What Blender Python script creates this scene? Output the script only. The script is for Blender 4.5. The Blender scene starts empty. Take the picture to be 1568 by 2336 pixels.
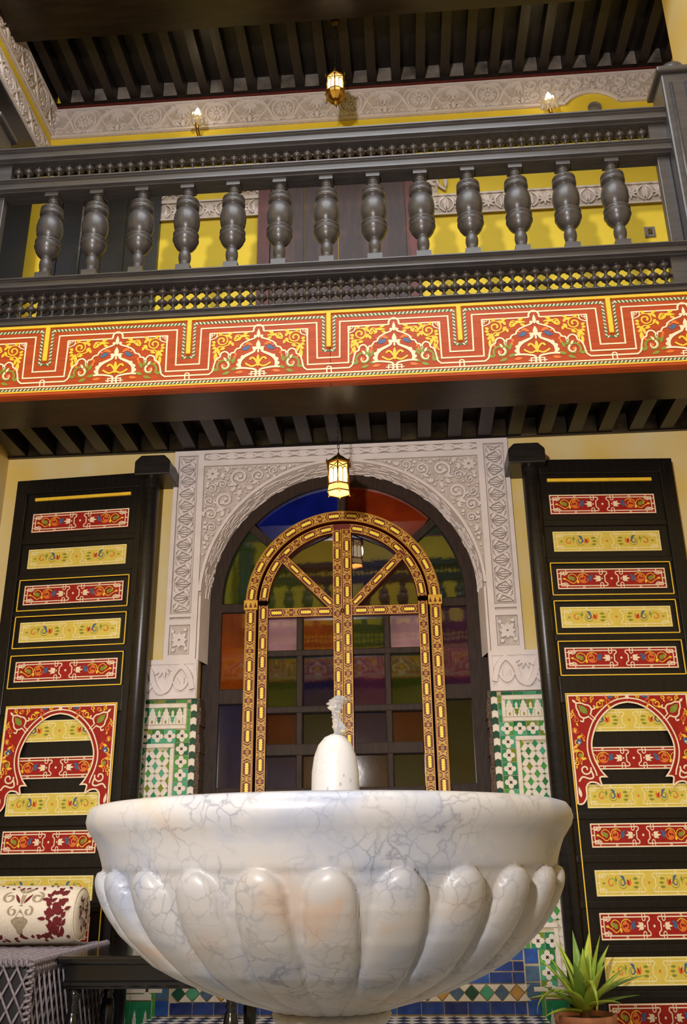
import bpy, bmesh, math, random
from mathutils import Vector, Matrix
random.seed(7)
PI = math.pi
SC = bpy.context.scene
COL = SC.collection
# ------------------------------------------------------------------ camera
cam_data = bpy.data.cameras.new('camera')
cam = bpy.data.objects.new('camera', cam_data); COL.objects.link(cam)
cam.matrix_world = Matrix(((0.99716, 0.03798, 0.06501, 0.405),
                           (0.07433, -0.35912, -0.93033, 0.0),
                           (-0.01199, 0.93252, -0.36092, 0.757),
                           (0, 0, 0, 1)))
cam_data.sensor_fit = 'VERTICAL'; cam_data.sensor_height = 36.0; cam_data.sensor_width = 24.0
cam_data.lens = 32.02; cam_data.clip_start = 0.02; cam_data.clip_end = 100
SC.camera = cam
# ------------------------------------------------------------------ world, lights, exposure
world = bpy.data.worlds.new('sky'); SC.world = world; world.use_nodes = True
bg = world.node_tree.nodes['Background']
bg.inputs[0].default_value = (0.86, 0.93, 1.0, 1); bg.inputs[1].default_value = 0.62
def area_light(name, loc, target, sx, sy, power, color):
    d = bpy.data.lights.new(name, 'AREA'); d.shape = 'RECTANGLE'; d.size = sx; d.size_y = sy
    d.energy = power; d.color = color
    o = bpy.data.objects.new(name, d); COL.objects.link(o); o.location = loc
    o.rotation_euler = (Vector(target) - Vector(loc)).to_track_quat('-Z', 'Y').to_euler()
    return o
# daylight falling into the open courtyard from above
area_light('courtyard_daylight', (0.1, 1.0, 7.4), (0.1, 1.001, 0.0), 3.8, 3.6, 330, (0.95, 0.97, 1.0))
# the photographer's flash, held up behind and left of the camera
fl = bpy.data.lights.new('flash', 'SPOT'); fl.energy = 1250; fl.color = (1.0, 0.945, 0.92); fl.shadow_soft_size = 0.1
fl.spot_size = math.radians(92); fl.spot_blend = 0.6
flo = bpy.data.objects.new('flash', fl); COL.objects.link(flo)
flo.location = (-0.5, -1.35, 1.9); flo.rotation_euler = (Vector((0.05, 5.4, 3.9)) - flo.location).to_track_quat('-Z', 'Y').to_euler()
vs = SC.view_settings
vs.view_transform = 'Standard'; vs.look = 'None'; vs.exposure = -0.18; vs.gamma = 1.0; vs.use_curve_mapping = False

# ------------------------------------------------------------------ materials
def lin(h):
    h = h.lstrip('#')
    r = []
    for i in (0, 2, 4):
        c = int(h[i:i+2], 16) / 255
        r.append(c / 12.92 if c <= 0.04045 else ((c + 0.055) / 1.055) ** 2.4)
    return (*r, 1)
M = {}
def mat(name, hexc, rough=0.5, metal=0.0, var=0.12, scale=14, bump=0.0, bscale=60, spec=0.5, stretch=None, coat=0.0, hex2=None):
    m = bpy.data.materials.new(name); m.use_nodes = True
    nt = m.node_tree; b = nt.nodes['Principled BSDF']
    c = lin(hexc)
    b.inputs['Base Color'].default_value = c
    b.inputs['Roughness'].default_value = rough
    b.inputs['Metallic'].default_value = metal
    b.inputs['Specular IOR Level'].default_value = spec
    if coat: b.inputs['Coat Weight'].default_value = coat; b.inputs['Coat Roughness'].default_value = 0.12
    tc = nt.nodes.new('ShaderNodeTexCoord'); mp = nt.nodes.new('ShaderNodeMapping')
    nt.links.new(tc.outputs['Object'], mp.inputs[0])
    if stretch: mp.inputs['Scale'].default_value = stretch
    if var:
        n = nt.nodes.new('ShaderNodeTexNoise'); n.inputs['Scale'].default_value = scale; n.inputs['Detail'].default_value = 5
        nt.links.new(mp.outputs[0], n.inputs['Vector'])
        r = nt.nodes.new('ShaderNodeValToRGB')
        lo = lin(hex2) if hex2 else tuple(x * (1 - var) for x in c[:3]) + (1,)
        hi = tuple(min(1, x * (1 + var)) for x in c[:3]) + (1,) if not hex2 else c
        r.color_ramp.elements[0].color = lo; r.color_ramp.elements[1].color = hi
        r.color_ramp.elements[0].position = 0.35; r.color_ramp.elements[1].position = 0.65
        nt.links.new(n.outputs['Fac'], r.inputs[0]); nt.links.new(r.outputs[0], b.inputs['Base Color'])
    if bump:
        n2 = nt.nodes.new('ShaderNodeTexNoise'); n2.inputs['Scale'].default_value = bscale; n2.inputs['Detail'].default_value = 4
        nt.links.new(mp.outputs[0], n2.inputs['Vector'])
        bp = nt.nodes.new('ShaderNodeBump'); bp.inputs['Strength'].default_value = bump; bp.inputs['Distance'].default_value = 0.004
        nt.links.new(n2.outputs['Fac'], bp.inputs['Height']); nt.links.new(bp.outputs[0], b.inputs['Normal'])
    M[name] = m
    return m
def emit(name, hexc, strength):
    m = bpy.data.materials.new(name); m.use_nodes = True
    b = m.node_tree.nodes['Principled BSDF']
    b.inputs['Base Color'].default_value = lin(hexc); b.inputs['Emission Color'].default_value = lin(hexc)
    b.inputs['Emission Strength'].default_value = strength
    M[name] = m
def stained(name, hexc, ior=2.3, rough=0.03):
    m = mat(name, hexc, rough, 0, 0.25, 5, 0.05, 9)
    m.node_tree.nodes['Principled BSDF'].inputs['IOR'].default_value = ior
def marble(name):
    m = mat(name, 'd4cfca', 0.38, 0, 0, 3, 0.0)
    nt = m.node_tree; b = nt.nodes['Principled BSDF']
    tc = nt.nodes['Texture Coordinate']
    def noise(sc, det=4, dist=0.0):
        n = nt.nodes.new('ShaderNodeTexNoise'); n.inputs['Scale'].default_value = sc; n.inputs['Detail'].default_value = det; n.inputs['Distortion'].default_value = dist
        nt.links.new(tc.outputs['Object'], n.inputs['Vector']); return n
    def ramp(src, stops):
        r = nt.nodes.new('ShaderNodeValToRGB'); e = r.color_ramp.elements
        e[0].position, e[0].color = stops[0][0], lin(stops[0][1]); e[1].position, e[1].color = stops[-1][0], lin(stops[-1][1])
        for p, c in stops[1:-1]: x = e.new(p); x.color = lin(c)
        nt.links.new(src, r.inputs[0]); return r
    n0 = noise(9, 6)
    mx = nt.nodes.new('ShaderNodeMixRGB'); mx.blend_type = 'ADD'; mx.inputs[0].default_value = 0.16
    nt.links.new(tc.outputs['Object'], mx.inputs[1]); nt.links.new(n0.outputs['Color'], mx.inputs[2])
    v = nt.nodes.new('ShaderNodeTexVoronoi'); v.feature = 'DISTANCE_TO_EDGE'; v.inputs['Scale'].default_value = 24
    nt.links.new(mx.outputs[0], v.inputs['Vector'])
    veins = ramp(v.outputs['Distance'], [(0.0, 'c2c4cc'), (0.025, 'e4e5e9'), (0.09, 'ffffff')])
    cloud = ramp(noise(5, 5, 0.6).outputs['Fac'], [(0.32, '9ba0ae'), (0.47, 'b3b1b1'), (0.58, 'b5b0ab'), (0.70, 'baa594')])
    mask = ramp(noise(6, 3).outputs['Fac'], [(0.40, '000000'), (0.62, 'ffffff')])
    m2 = nt.nodes.new('ShaderNodeMixRGB'); m2.blend_type = 'MULTIPLY'
    nt.links.new(mask.outputs[0], m2.inputs[0]); nt.links.new(cloud.outputs[0], m2.inputs[1]); nt.links.new(veins.outputs[0], m2.inputs[2])
    nt.links.new(m2.outputs[0], b.inputs['Base Color'])
def checker(name, c1, c2, s):
    m = mat(name, c1, 0.3, 0, 0, 3)
    nt = m.node_tree; tc = nt.nodes['Texture Coordinate']
    ck = nt.nodes.new('ShaderNodeTexChecker'); ck.inputs['Scale'].default_value = s
    ck.inputs['Color1'].default_value = lin(c1); ck.inputs['Color2'].default_value = lin(c2)
    mp = nt.nodes.new('ShaderNodeMapping'); mp.inputs['Rotation'].default_value = (0, 0, PI / 4); mp.inputs['Location'].default_value = (0, 0, 0.013)
    nt.links.new(tc.outputs['Object'], mp.inputs[0]); nt.links.new(mp.outputs[0], ck.inputs['Vector'])
    nt.links.new(ck.outputs['Color'], nt.nodes['Principled BSDF'].inputs['Base Color'])

mat('yellow_wall', 'dcc034', 0.75, var=0.06, scale=3, bump=0.15, bscale=40)
mat('cream_wall', 'd2b25c', 0.8, var=0.2, scale=2.2, bump=0.12, bscale=30, hex2='d2bf8f')
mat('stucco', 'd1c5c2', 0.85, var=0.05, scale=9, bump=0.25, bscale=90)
mat('stucco_ground', 'b6a9a0', 0.95, var=0.12, scale=30, bump=0.3, bscale=90)  # darker than the face: dusty plaster tone plus groove shade put into the colour
mat('black_wood', '1a1512', 0.32, var=0.3, scale=9, bump=0.12, bscale=40, stretch=(1, 1, 6))
mat('door_wood', '120e0c', 0.3, spec=0.35, var=0.35, scale=8, bump=0.15, bscale=60, stretch=(8, 8, 1))
mat('beam_wood', '1b130e', 0.45, var=0.35, scale=6, bump=0.2, bscale=30, stretch=(6, 1, 6))
mat('soffit_wood', '21170f', 0.3, var=0.3, scale=4, bump=0.12, bscale=25, stretch=(1, 6, 1))
mat('rail_wood', '3f3b3c', 0.36, var=0.16, scale=7, bump=0.15, bscale=50, stretch=(1, 6, 6), coat=0.08)
mat('spindle_wood', '37302e', 0.35, var=0.2, scale=20)
mat('infill_plaster', '857b72', 0.85, var=0.25, scale=5, hex2='3f362f')
mat('red_wood', '5c211c', 0.5, var=0.2, scale=6, bump=0.2, stretch=(8, 8, 1))
mat('brown_door', '3b1f18', 0.5, var=0.3, scale=6, bump=0.2, stretch=(8, 8, 1))
mat('window_wood', '2a1b11', 0.55, spec=0.2, var=0.3, scale=10, bump=0.15, stretch=(6, 6, 1))
mat('rough_edge', '6b5546', 0.9, var=0.5, scale=120, bump=0.6, bscale=150, hex2='231c18')
mat('fascia_red', 'a0401b', 0.38, var=0.14, scale=8, bump=0.1, bscale=60, stretch=(1, 6, 8), spec=0.25)
mat('door_red', '931a14', 0.45, var=0.12, scale=30, spec=0.25)
mat('cream_paint', 'e2ccaa', 0.5, var=0.05, scale=40)
mat('yellow_paint', 'e0b52a', 0.5, var=0.07, scale=30)
mat('panel_yellow', 'ccb448', 0.45, var=0.05, scale=25)
mat('pale_paint', 'e3d39a', 0.5, var=0.04, scale=40)
mat('orange_paint', 'd0691b', 0.5, var=0.08, scale=40)
mat('green_paint', '77801f', 0.5, var=0.15, scale=40)
mat('dark_green_paint', '3f5a34', 0.5, var=0.15, scale=40)
mat('blue_paint', '35577f', 0.5, var=0.1, scale=40)
mat('pale_rope', 'c9c9a4', 0.5, var=0.1, scale=40)
mat('gold_paint', 'd0a030', 0.4, var=0.1, scale=40, spec=0.25)
mat('maroon_paint', '641d10', 0.42, var=0.15, scale=30, spec=0.25)
mat('bright_yellow', 'f2d84a', 0.45, var=0.05, scale=40, spec=0.25)
for i, h in enumerate(('2a7f54', '1b6142', '4a8f42', '6f8028', '489a78', '35703a')):
    mat('tile_green_%d' % i, h, 0.16, var=0.14, scale=30, coat=0.3)
mat('tile_dark', '1c4a38', 0.16, var=0.15, scale=30, coat=0.3)
mat('tile_white', 'd8ccbc', 0.22, var=0.06, scale=30, coat=0.2)
mat('tile_tan', '8a7a3a', 0.25, var=0.2, scale=30)
mat('tile_black', '2a1416', 0.2, var=0.15, scale=30)
for i, h in enumerate(('1d3a80', '294e92', '192a66')):
    mat('tile_blue_%d' % i, h, 0.16, var=0.25, scale=18, coat=0.3)
mat('tile_slate', '46607a', 0.2, var=0.2, scale=18, coat=0.3)
mat('tile_ochre', 'b98c4c', 0.22, var=0.15, scale=18)
mat('grout', 'b9a98c', 0.9, var=0.1)
marble('marble')
checker('checker_tile', 'd6cbc0', '2a2c3c', 16)
mat('floor_tile', 'b4b2b0', 0.4, var=0.2, scale=5)
mat('brass', 'a97f3a', 0.35, metal=1.0, var=0.15, scale=30)
mat('dark_brass', '6d5428', 0.4, metal=0.9, var=0.2, scale=30)
emit('lantern_glass', 'ffcf7a', 1.1)
emit('lantern_glass_hot', 'ffeecb', 1.9)
emit('bulb', 'fff2d6', 6)
mat('chain_metal', '3a332c', 0.4, metal=0.8)
mat('grey_metal', '6a645c', 0.6, var=0.2, scale=60)
mat('terracotta', 'b0714f', 0.8, var=0.15, scale=20)
mat('soil', '3a2a1e', 0.95, var=0.4, scale=80, bump=0.6)
mat('leaf_green', 'b6c548', 0.45, var=0.25, scale=9, hex2='86a338')
mat('leaf_dark', '769a40', 0.45, var=0.25, scale=9)
mat('leaf_brown', '6a4a2c', 0.8, var=0.3, scale=20)
mat('rope', '7d7378', 0.75, var=0.2, scale=60, bump=0.5, bscale=300)
mat('bench_frame', '17141a', 0.5)
mat('cushion_cloth', 'dccfbb', 0.9, var=0.05, scale=60, bump=0.3, bscale=400)
mat('cushion_red', '641217', 0.9, var=0.15, scale=60)
mat('cushion_taupe', '9a8a70', 0.9, var=0.1, scale=60)
mat('table_black', '100f10', 0.2, var=0.2, scale=8, coat=0.3)
GL = dict(blue='0b1560', orange='6e240a', green='152c0e', dkgreen='0c1a10', amber='6e2f08', yellow='8a7a18', pink='8a6870', red='330b08', violet='100d28', navy='0a1434', olive='262f0c', umber='24100a', plum='33142c')
for k, h in GL.items(): stained('glass_' + k, h)
m = bpy.data.materials.new('water'); m.use_nodes = True; M['water'] = m
b = m.node_tree.nodes['Principled BSDF']; b.inputs['Transmission Weight'].default_value = 0.85; b.inputs['Roughness'].default_value = 0.06
b.inputs['IOR'].default_value = 1.33; b.inputs['Base Color'].default_value = (0.95, 0.97, 1, 1)
m = bpy.data.materials.new('sconce_glass'); m.use_nodes = True; M['sconce_glass'] = m
b = m.node_tree.nodes['Principled BSDF']; b.inputs['Transmission Weight'].default_value = 0.6; b.inputs['Roughness'].default_value = 0.15
b.inputs['Base Color'].default_value = lin('f5e6c0')
m = bpy.data.materials.new('crystal'); m.use_nodes = True; M['crystal'] = m
b = m.node_tree.nodes['Principled BSDF']; b.inputs['Transmission Weight'].default_value = 0.5; b.inputs['Roughness'].default_value = 0.08
b.inputs['Base Color'].default_value = lin('e8dcd2')

# ------------------------------------------------------------------ builders
ORG = {}
def tag(o, label=None, cat=None, group=None, kind=None):
    if label: o['label'] = label
    if cat: o['category'] = cat
    if group: o['group'] = group
    if kind: o['kind'] = kind
    return o
def empty(name, loc, rz=0.0, local=False):
    o = bpy.data.objects.new(name, None); COL.objects.link(o); o.location = loc; o.rotation_euler = (0, 0, rz)
    o.empty_display_size = 0.1
    ORG[o] = Vector((0, 0, 0)) if local else Vector(loc)
    return o
class MB:
    def __init__(s): s.v = []; s.f = []; s.m = []; s.sm = []; s.mats = []
    def mi(s, name):
        if name not in s.mats: s.mats.append(name)
        return s.mats.index(name)
    def add(s, vs, fs, mt, smooth=False):
        o = len(s.v); s.v += [tuple(p) for p in vs]; k = s.mi(mt)
        for f in fs: s.f.append([i + o for i in f]); s.m.append(k); s.sm.append(smooth)
    def box(s, a, b, mt):
        x0, y0, z0 = a; x1, y1, z1 = b
        s.add([(x0,y0,z0),(x1,y0,z0),(x1,y1,z0),(x0,y1,z0),(x0,y0,z1),(x1,y0,z1),(x1,y1,z1),(x0,y1,z1)],
              [(0,3,2,1),(4,5,6,7),(0,1,5,4),(1,2,6,5),(2,3,7,6),(3,0,4,7)], mt)
    def prism(s, poly, fn, h0, h1, mt, inset=0.0, back=False):
        # poly in (u,v); fn(u,v,h)->xyz ; h1 is the visible face
        n = len(poly); top = poly
        if inset:
            cx = sum(p[0] for p in poly) / n; cy = sum(p[1] for p in poly) / n
            top = [(cx + (p[0]-cx) * (1 - inset), cy + (p[1]-cy) * (1 - inset)) for p in poly]
        vs = [fn(p[0], p[1], h0) for p in poly] + [fn(p[0], p[1], h1) for p in top]
        fs = [tuple(range(n, 2 * n))] + [(i, (i + 1) % n, n + (i + 1) % n, n + i) for i in range(n)]
        if back: fs.append(tuple(range(n - 1, -1, -1)))
        s.add(vs, fs, mt)
    def lathe(s, prof, n, mt, c=(0, 0, 0), smooth=True, axis='z', cap=True, a0=0.0):
        vs = []; fs = []; k = len(prof)
        for i in range(n):
            a = a0 + 2 * PI * i / n; ca, sa = math.cos(a), math.sin(a)
            for r, z in prof:
                if axis == 'z': vs.append((c[0] + r * ca, c[1] + r * sa, c[2] + z))
                elif axis == 'x': vs.append((c[0] + z, c[1] + r * ca, c[2] + r * sa))
                else: vs.append((c[0] + r * sa, c[1] + z, c[2] + r * ca))
        for i in range(n):
            j = (i + 1) % n
            for q in range(k - 1): fs.append((i*k+q, j*k+q, j*k+q+1, i*k+q+1))
        if cap:
            fs.append(tuple(i * k for i in range(n - 1, -1, -1))); fs.append(tuple(i * k + k - 1 for i in range(n)))
        s.add(vs, fs, mt, smooth)
    def tube(s, pts, r, mt, n=6, smooth=True, closed=False):
        pts = [Vector(p) for p in pts]; vs = []; fs = []; L = len(pts)
        up = None
        for i, p in enumerate(pts):
            t = (pts[(i + 1) % L] - pts[i - 1]) if closed else (pts[min(i + 1, L - 1)] - pts[max(i - 1, 0)])
            t.normalize()
            if up is None: up = Vector((0, 0, 1)) if abs(t.z) < 0.9 else Vector((1, 0, 0))
            a = t.cross(up).normalized(); b = a.cross(t).normalized(); up = b
            rr = r[i] if isinstance(r, (list, tuple)) else r
            for q in range(n):
                an = 2 * PI * q / n; vs.append(p + a * (rr * math.cos(an)) + b * (rr * math.sin(an)))
        for i in range(L if closed else L - 1):
            j = (i + 1) % L
            for q in range(n): fs.append((i*n+q, i*n+(q+1) % n, j*n+(q+1) % n, j*n+q))
        if not closed: fs.append(tuple(range(n - 1, -1, -1))); fs.append(tuple((L-1)*n + q for q in range(n)))
        s.add(vs, fs, mt, smooth)
    def extrude_x(s, prof, x0, x1, mt):
        # prof list of (y,z) closed, counter-clockwise seen from +x
        n = len(prof)
        vs = [(x0, y, z) for y, z in prof] + [(x1, y, z) for y, z in prof]
        fs = [(i, (i+1) % n, n+(i+1) % n, n+i) for i in range(n)] + [tuple(range(n-1, -1, -1)), tuple(range(n, 2*n))]
        s.add(vs, fs, mt)
    def mesh(s, name, org=Vector((0, 0, 0)), fix=True):
        me = bpy.data.meshes.new(name)
        me.from_pydata([Vector(p) - org for p in s.v], [], s.f)
        for k in s.mats: me.materials.append(M[k])
        me.polygons.foreach_set('material_index', s.m); me.polygons.foreach_set('use_smooth', s.sm)
        if fix:
            bm = bmesh.new(); bm.from_mesh(me); bmesh.ops.recalc_face_normals(bm, faces=bm.faces); bm.to_mesh(me); bm.free()
        me.update()
        return me
    def build(s, name, parent=None, origin=None, fix=True):
        if parent is not None: org = ORG.get(parent, Vector((0, 0, 0)))
        else: org = Vector(origin) if origin is not None else Vector((0, 0, 0))
        o = bpy.data.objects.new(name, s.mesh(name, org, fix)); COL.objects.link(o)
        if parent is not None: o.parent = parent; ORG[o] = org
        else: o.location = org; ORG[o] = org
        return o
def place(name, me, parent, loc=(0, 0, 0), rz=0.0, scale=None, sub=None):
    o = bpy.data.objects.new(name, me); COL.objects.link(o); o.parent = parent
    o.location = Vector(loc) - (ORG.get(parent, Vector((0, 0, 0))) if sub is None else sub); o.rotation_euler = (0, 0, rz)
    if scale: o.scale = scale
    ORG[o] = Vector((0, 0, 0))
    return o
def copy_tree(o, parent=None):
    c = o.copy(); COL.objects.link(c); c.parent = parent
    for ch in list(o.children): copy_tree(ch, c)
    return c
# ---- curves in 2D
def spl(pts, n=6, closed=False):
    out = []; L = len(pts)
    rng = range(L) if closed else range(L - 1)
    g = (lambda i: pts[i % L]) if closed else (lambda i: pts[max(0, min(L - 1, i))])
    for i in rng:
        p0, p1, p2, p3 = g(i-1), g(i), g(i+1), g(i+2)
        for k in range(n):
            t = k / n
            out.append(tuple(0.5 * (2*p1[a] + (p2[a]-p0[a])*t + (2*p0[a]-5*p1[a]+4*p2[a]-p3[a])*t*t + (3*p1[a]-p0[a]-3*p2[a]+p3[a])*t**3) for a in (0, 1)))
    if not closed: out.append(tuple(pts[-1]))
    return out
def arc(cx, cy, r, a0, a1, n=16, ry=None):
    ry = r if ry is None else ry
    return [(cx + r * math.cos(math.radians(a0 + (a1-a0)*i/n)), cy + ry * math.sin(math.radians(a0 + (a1-a0)*i/n))) for i in range(n + 1)]
def spiral(cx, cy, r0, r1, a0, a1, n=24):
    return [(cx + (r0+(r1-r0)*i/n) * math.cos(math.radians(a0+(a1-a0)*i/n)), cy + (r0+(r1-r0)*i/n) * math.sin(math.radians(a0+(a1-a0)*i/n))) for i in range(n + 1)]
def leaf2(x, y, ang, L, w, n=7, bend=0.0):
    ca, sa = math.cos(math.radians(ang)), math.sin(math.radians(ang)); a = []; b = []
    for i in range(n + 1):
        t = i / n; h = w * math.sin(PI * t ** 0.8) * 0.5; c = bend * math.sin(PI * t)
        a.append((L * t, c + h)); b.append((L * t, c - h))
    pts = a + b[-2:0:-1]
    return [(x + p[0]*ca - p[1]*sa, y + p[0]*sa + p[1]*ca) for p in pts]
def strip(pts, w, closed=False):
    L = len(pts); left = []; right = []
    for i, p in enumerate(pts):
        if closed: a, b = pts[i-1], pts[(i+1) % L]
        else: a, b = pts[max(i-1, 0)], pts[min(i+1, L-1)]
        d1 = (p[0]-a[0], p[1]-a[1]); d2 = (b[0]-p[0], b[1]-p[1])
        def nn(d):
            l = math.hypot(*d)
            return (d[0]/l, d[1]/l) if l > 1e-9 else None
        n1, n2 = nn(d1), nn(d2)
        n1 = n1 or n2 or (1, 0); n2 = n2 or n1
        m = (n1[0]+n2[0], n1[1]+n2[1]); l = math.hypot(*m)
        if l < 1e-6: m = n1; l = 1
        m = (m[0]/l, m[1]/l); k = max(0.35, m[0]*n1[0] + m[1]*n1[1])
        ww = (w[i] if isinstance(w, (list, tuple)) else w) / 2 / k
        left.append((p[0]-m[1]*ww, p[1]+m[0]*ww)); right.append((p[0]+m[1]*ww, p[1]-m[0]*ww))
    return left, right
class Art:
    """flat paint or raised relief laid on a surface through fn(u,v,h)"""
    def __init__(s, fn, base=0.0, step=0.0005): s.mb = MB(); s.fn = fn; s.base = base; s.step = step; s.x = [lambda u, v: (u, v)]
    def push(s, f): g = s.x[-1]; s.x.append(lambda u, v: g(*f(u, v)))
    def pop(s): s.x.pop()
    def at(s, x, y, ang=0, sc=1, flip=1):
        ca, sa = math.cos(math.radians(ang)) * sc, math.sin(math.radians(ang)) * sc
        s.push(lambda u, v: (x + flip*u*ca - v*sa, y + flip*u*sa + v*ca))
    def P(s, p, h): u, v = s.x[-1](*p); return s.fn(u, v, h)
    def H(s, layer): s.c = getattr(s, 'c', 0) + 1; return s.base + layer * s.step + (s.c % 97) * 3e-6
    def fill(s, pts, mt, layer=1):
        h = s.H(layer)
        s.mb.add([s.P(p, h) for p in pts], [tuple(range(len(pts)))], mt)
    def rect(s, u0, v0, u1, v1, mt, layer=1): s.fill([(u0, v0), (u1, v0), (u1, v1), (u0, v1)], mt, layer)
    def line(s, pts, w, mt, layer=2, closed=False):
        l, r = strip(pts, w, closed); h = s.H(layer); n = len(pts)
        vs = [s.P(p, h) for p in l] + [s.P(p, h) for p in r]
        s.mb.add(vs, [(i, (i+1) % n, n+(i+1) % n, n+i) for i in range(n if closed else n-1)], mt)
    def disc(s, x, y, r, mt, layer=2, n=10): s.fill(arc(x, y, r, 0, 360 - 360/n, n - 1), mt, layer)
    # relief
    def ridge(s, pts, w, mt, h, closed=False, taper=0.75):
        w = [x*1.25 for x in w] if isinstance(w, (list, tuple)) else w*1.25; h = h*1.04
        l, r = strip(pts, w, closed); l2, r2 = strip(pts, [x*taper for x in w] if isinstance(w, (list, tuple)) else w*taper, closed); n = len(pts)
        b = s.base
        s.c = getattr(s, 'c', 0) + 1; h += (s.c % 29) * 4e-5
        vs = [s.P(p, b) for p in l] + [s.P(p, b+h) for p in l2] + [s.P(p, b+h) for p in r2] + [s.P(p, b) for p in r]
        fs = []
        for i in range(n if closed else n-1):
            j = (i+1) % n
            for k in range(3): fs.append((k*n+i, k*n+j, (k+1)*n+j, (k+1)*n+i))
        s.mb.add(vs, fs, mt)
    def slab(s, pts, mt, h, inset=0.18):
        if mt == 'stucco' and inset > 0:
            inset = 0.1; n = len(pts); cx = sum(p[0] for p in pts)/n; cy = sum(p[1] for p in pts)/n
            dx = max(pts, key=lambda p: (p[0]-cx)**2 + (p[1]-cy)**2); ang = math.atan2(dx[1]-cy, dx[0]-cx); ca, sa = math.cos(ang), math.sin(ang)
            def wd(p):
                u = (p[0]-cx)*ca + (p[1]-cy)*sa; v = -(p[0]-cx)*sa + (p[1]-cy)*ca
                return (cx + u*1.04*ca - v*1.25*sa, cy + u*1.04*sa + v*1.25*ca)
            pts = [wd(p) for p in pts]
        s.c = getattr(s, 'c', 0) + 1; h += (s.c % 31) * 4e-5
        s.mb.prism([s.x[-1](*p) for p in pts], s.fn, s.base, s.base + h, mt, inset)
    def build(s, name, parent=None, origin=None): return s.mb.build(name, parent, origin, fix=False)
    def mesh(s, name): return s.mb.mesh(name, Vector((0, 0, 0)), False)
def front(Y): return lambda u, v, h: (u, Y - h, v)     # a plane facing the camera
def both(A, f):
    f(); A.push(lambda u, v: (-u, v)); f(); A.pop()
def bevel(o, w=0.004, seg=2):
    md = o.modifiers.new('bevel', 'BEVEL'); md.width = w; md.segments = seg; md.limit_method = 'ANGLE'
    return o

YW, YB, FZ = 5.5, 4.37, -0.17
# ================================================================== SETTING
def struct(o, label, cat='structure'): return tag(o, label, cat, kind='structure')
mb = MB(); mb.box((-2.6, -3.4, FZ - 0.1), (2.6, 6.6, FZ), 'floor_tile')
struct(mb.build('floor', origin=(0, 2, FZ)), 'grey tiled courtyard floor under the fountain', 'floor')
mb = MB(); mb.box((-1.05, 4.25, FZ), (1.05, YW - 0.012, 0.0), 'checker_tile'); mb.box((-1.06, 4.24, -0.03), (1.06, 4.25, 0.0), 'tile_blue_0')
struct(mb.build('floor', origin=(0, 4.9, FZ)), 'raised step of black and white checker tiles before the window', 'floor')
# lower back wall with the arched opening
RF, RB, CZ = 0.886, 0.856, 2.35
def arch_poly(r, z0, n=28): return [(r, z0)] + arc(0, CZ, r, 0, 180, n) + [(-r, z0)]
def wall_with_arch(name, x0, x1, z0, z1, r, sill, y0, y1, mt):
    mb = MB(); A = arch_poly(r, sill)
    n = len(A)
    if sill <= z0: z0 = sill
    for (Y, flip) in ((y0, 0), (y1, 1)):
        left = ([(x0, z0), (0, z0), (0, sill), (-r, sill)] if sill > z0 else [(x0, z0), (-r, sill)]) + A[-2:n//2-1:-1] + [(0, z1), (x0, z1)]
        right = [(-p[0], p[1]) for p in left]; right = [(p[0] if p[0] != -x0 else x1, p[1]) for p in right]
        for poly in (left, right): mb.add([(p[0], Y, p[1]) for p in poly], [tuple(range(len(poly)))], mt)
    vs = [(p[0], y0, p[1]) for p in A] + [(p[0], y1, p[1]) for p in A]
    mb.add(vs, [(i, (i+1) % n, n+(i+1) % n, n+i) for i in range(n if sill > z0 else n - 1)], mt)
    if sill > z0: mb.add([(x0,y0,z0),(x1,y0,z0),(x1,y1,z0),(x0,y1,z0),(x0,y0,z1),(x1,y0,z1),(x1,y1,z1),(x0,y1,z1)], [(0,1,2,3),(4,5,6,7),(0,4,7,3),(1,5,6,2)], mt)
    return mb
struct(wall_with_arch('w', -2.27, 2.6, FZ, 3.5, 0.90, 0.33, YW, 5.75, 'cream_wall').build('wall_back', origin=(0, YW, FZ)), 'cream yellow plaster wall around the arched window', 'wall')
mb = MB(); mb.box((-2.5, -3.4, FZ), (-2.27, 5.75, 3.66), 'cream_wall')
struct(mb.build('wall_left', origin=(-2.4, 1, FZ)), 'cream yellow side wall left of the painted door', 'wall')
mb = MB(); mb.box((2.6, -3.4, FZ), (2.8, 5.75, 7.0), 'cream_wall')
struct(mb.build('wall_right', origin=(2.7, 1, FZ)), 'cream yellow side wall right of the courtyard', 'wall')
mb = MB(); mb.box((-2.6, 6.6, FZ), (2.6, 6.7, 7.0), 'brown_door')
struct(mb.build('wall_room_back', origin=(0, 6.65, FZ)), 'dark far wall of the room behind the coloured window', 'wall')
mb = MB(); mb.box((-2.27, YW, 3.66), (2.6, 5.75, 6.95), 'yellow_wall')
wub = struct(mb.build('wall_upper_back', origin=(0, YW, 3.66)), 'bright yellow upper wall behind the balustrade', 'wall')
mb = MB(); mb.box((-2.5, -3.4, 3.66), (-2.27, 5.75, 6.95), 'yellow_wall')
struct(mb.build('wall_upper_left', origin=(-2.4, 1, 3.66)), 'yellow upper side wall at the left end of the gallery', 'wall')
mb = MB(); mb.box((2.3, 3.2, 3.75), (2.6, 4.69, 6.95), 'cream_wall')
struct(mb.build('wall_upper_pier', origin=(2.45, 4, 3.75)), 'pale yellow pier beside the right end of the balustrade', 'wall')
# opposite side of the courtyard, behind the photographer
mb = MB(); mb.box((-2.27, -2.9, FZ), (2.6, -2.75, 3.5), 'cream_wall')
struct(mb.build('wall_front', origin=(0, -2.8, FZ)), 'cream plaster wall of the opposite gallery', 'wall')
mb = MB(); mb.box((-2.27, -2.9, 3.66), (2.6, -2.75, 6.95), 'yellow_wall')
struct(mb.build('wall_upper_front', origin=(0, -2.8, 3.66)), 'yellow upper wall of the opposite gallery', 'wall')

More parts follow.
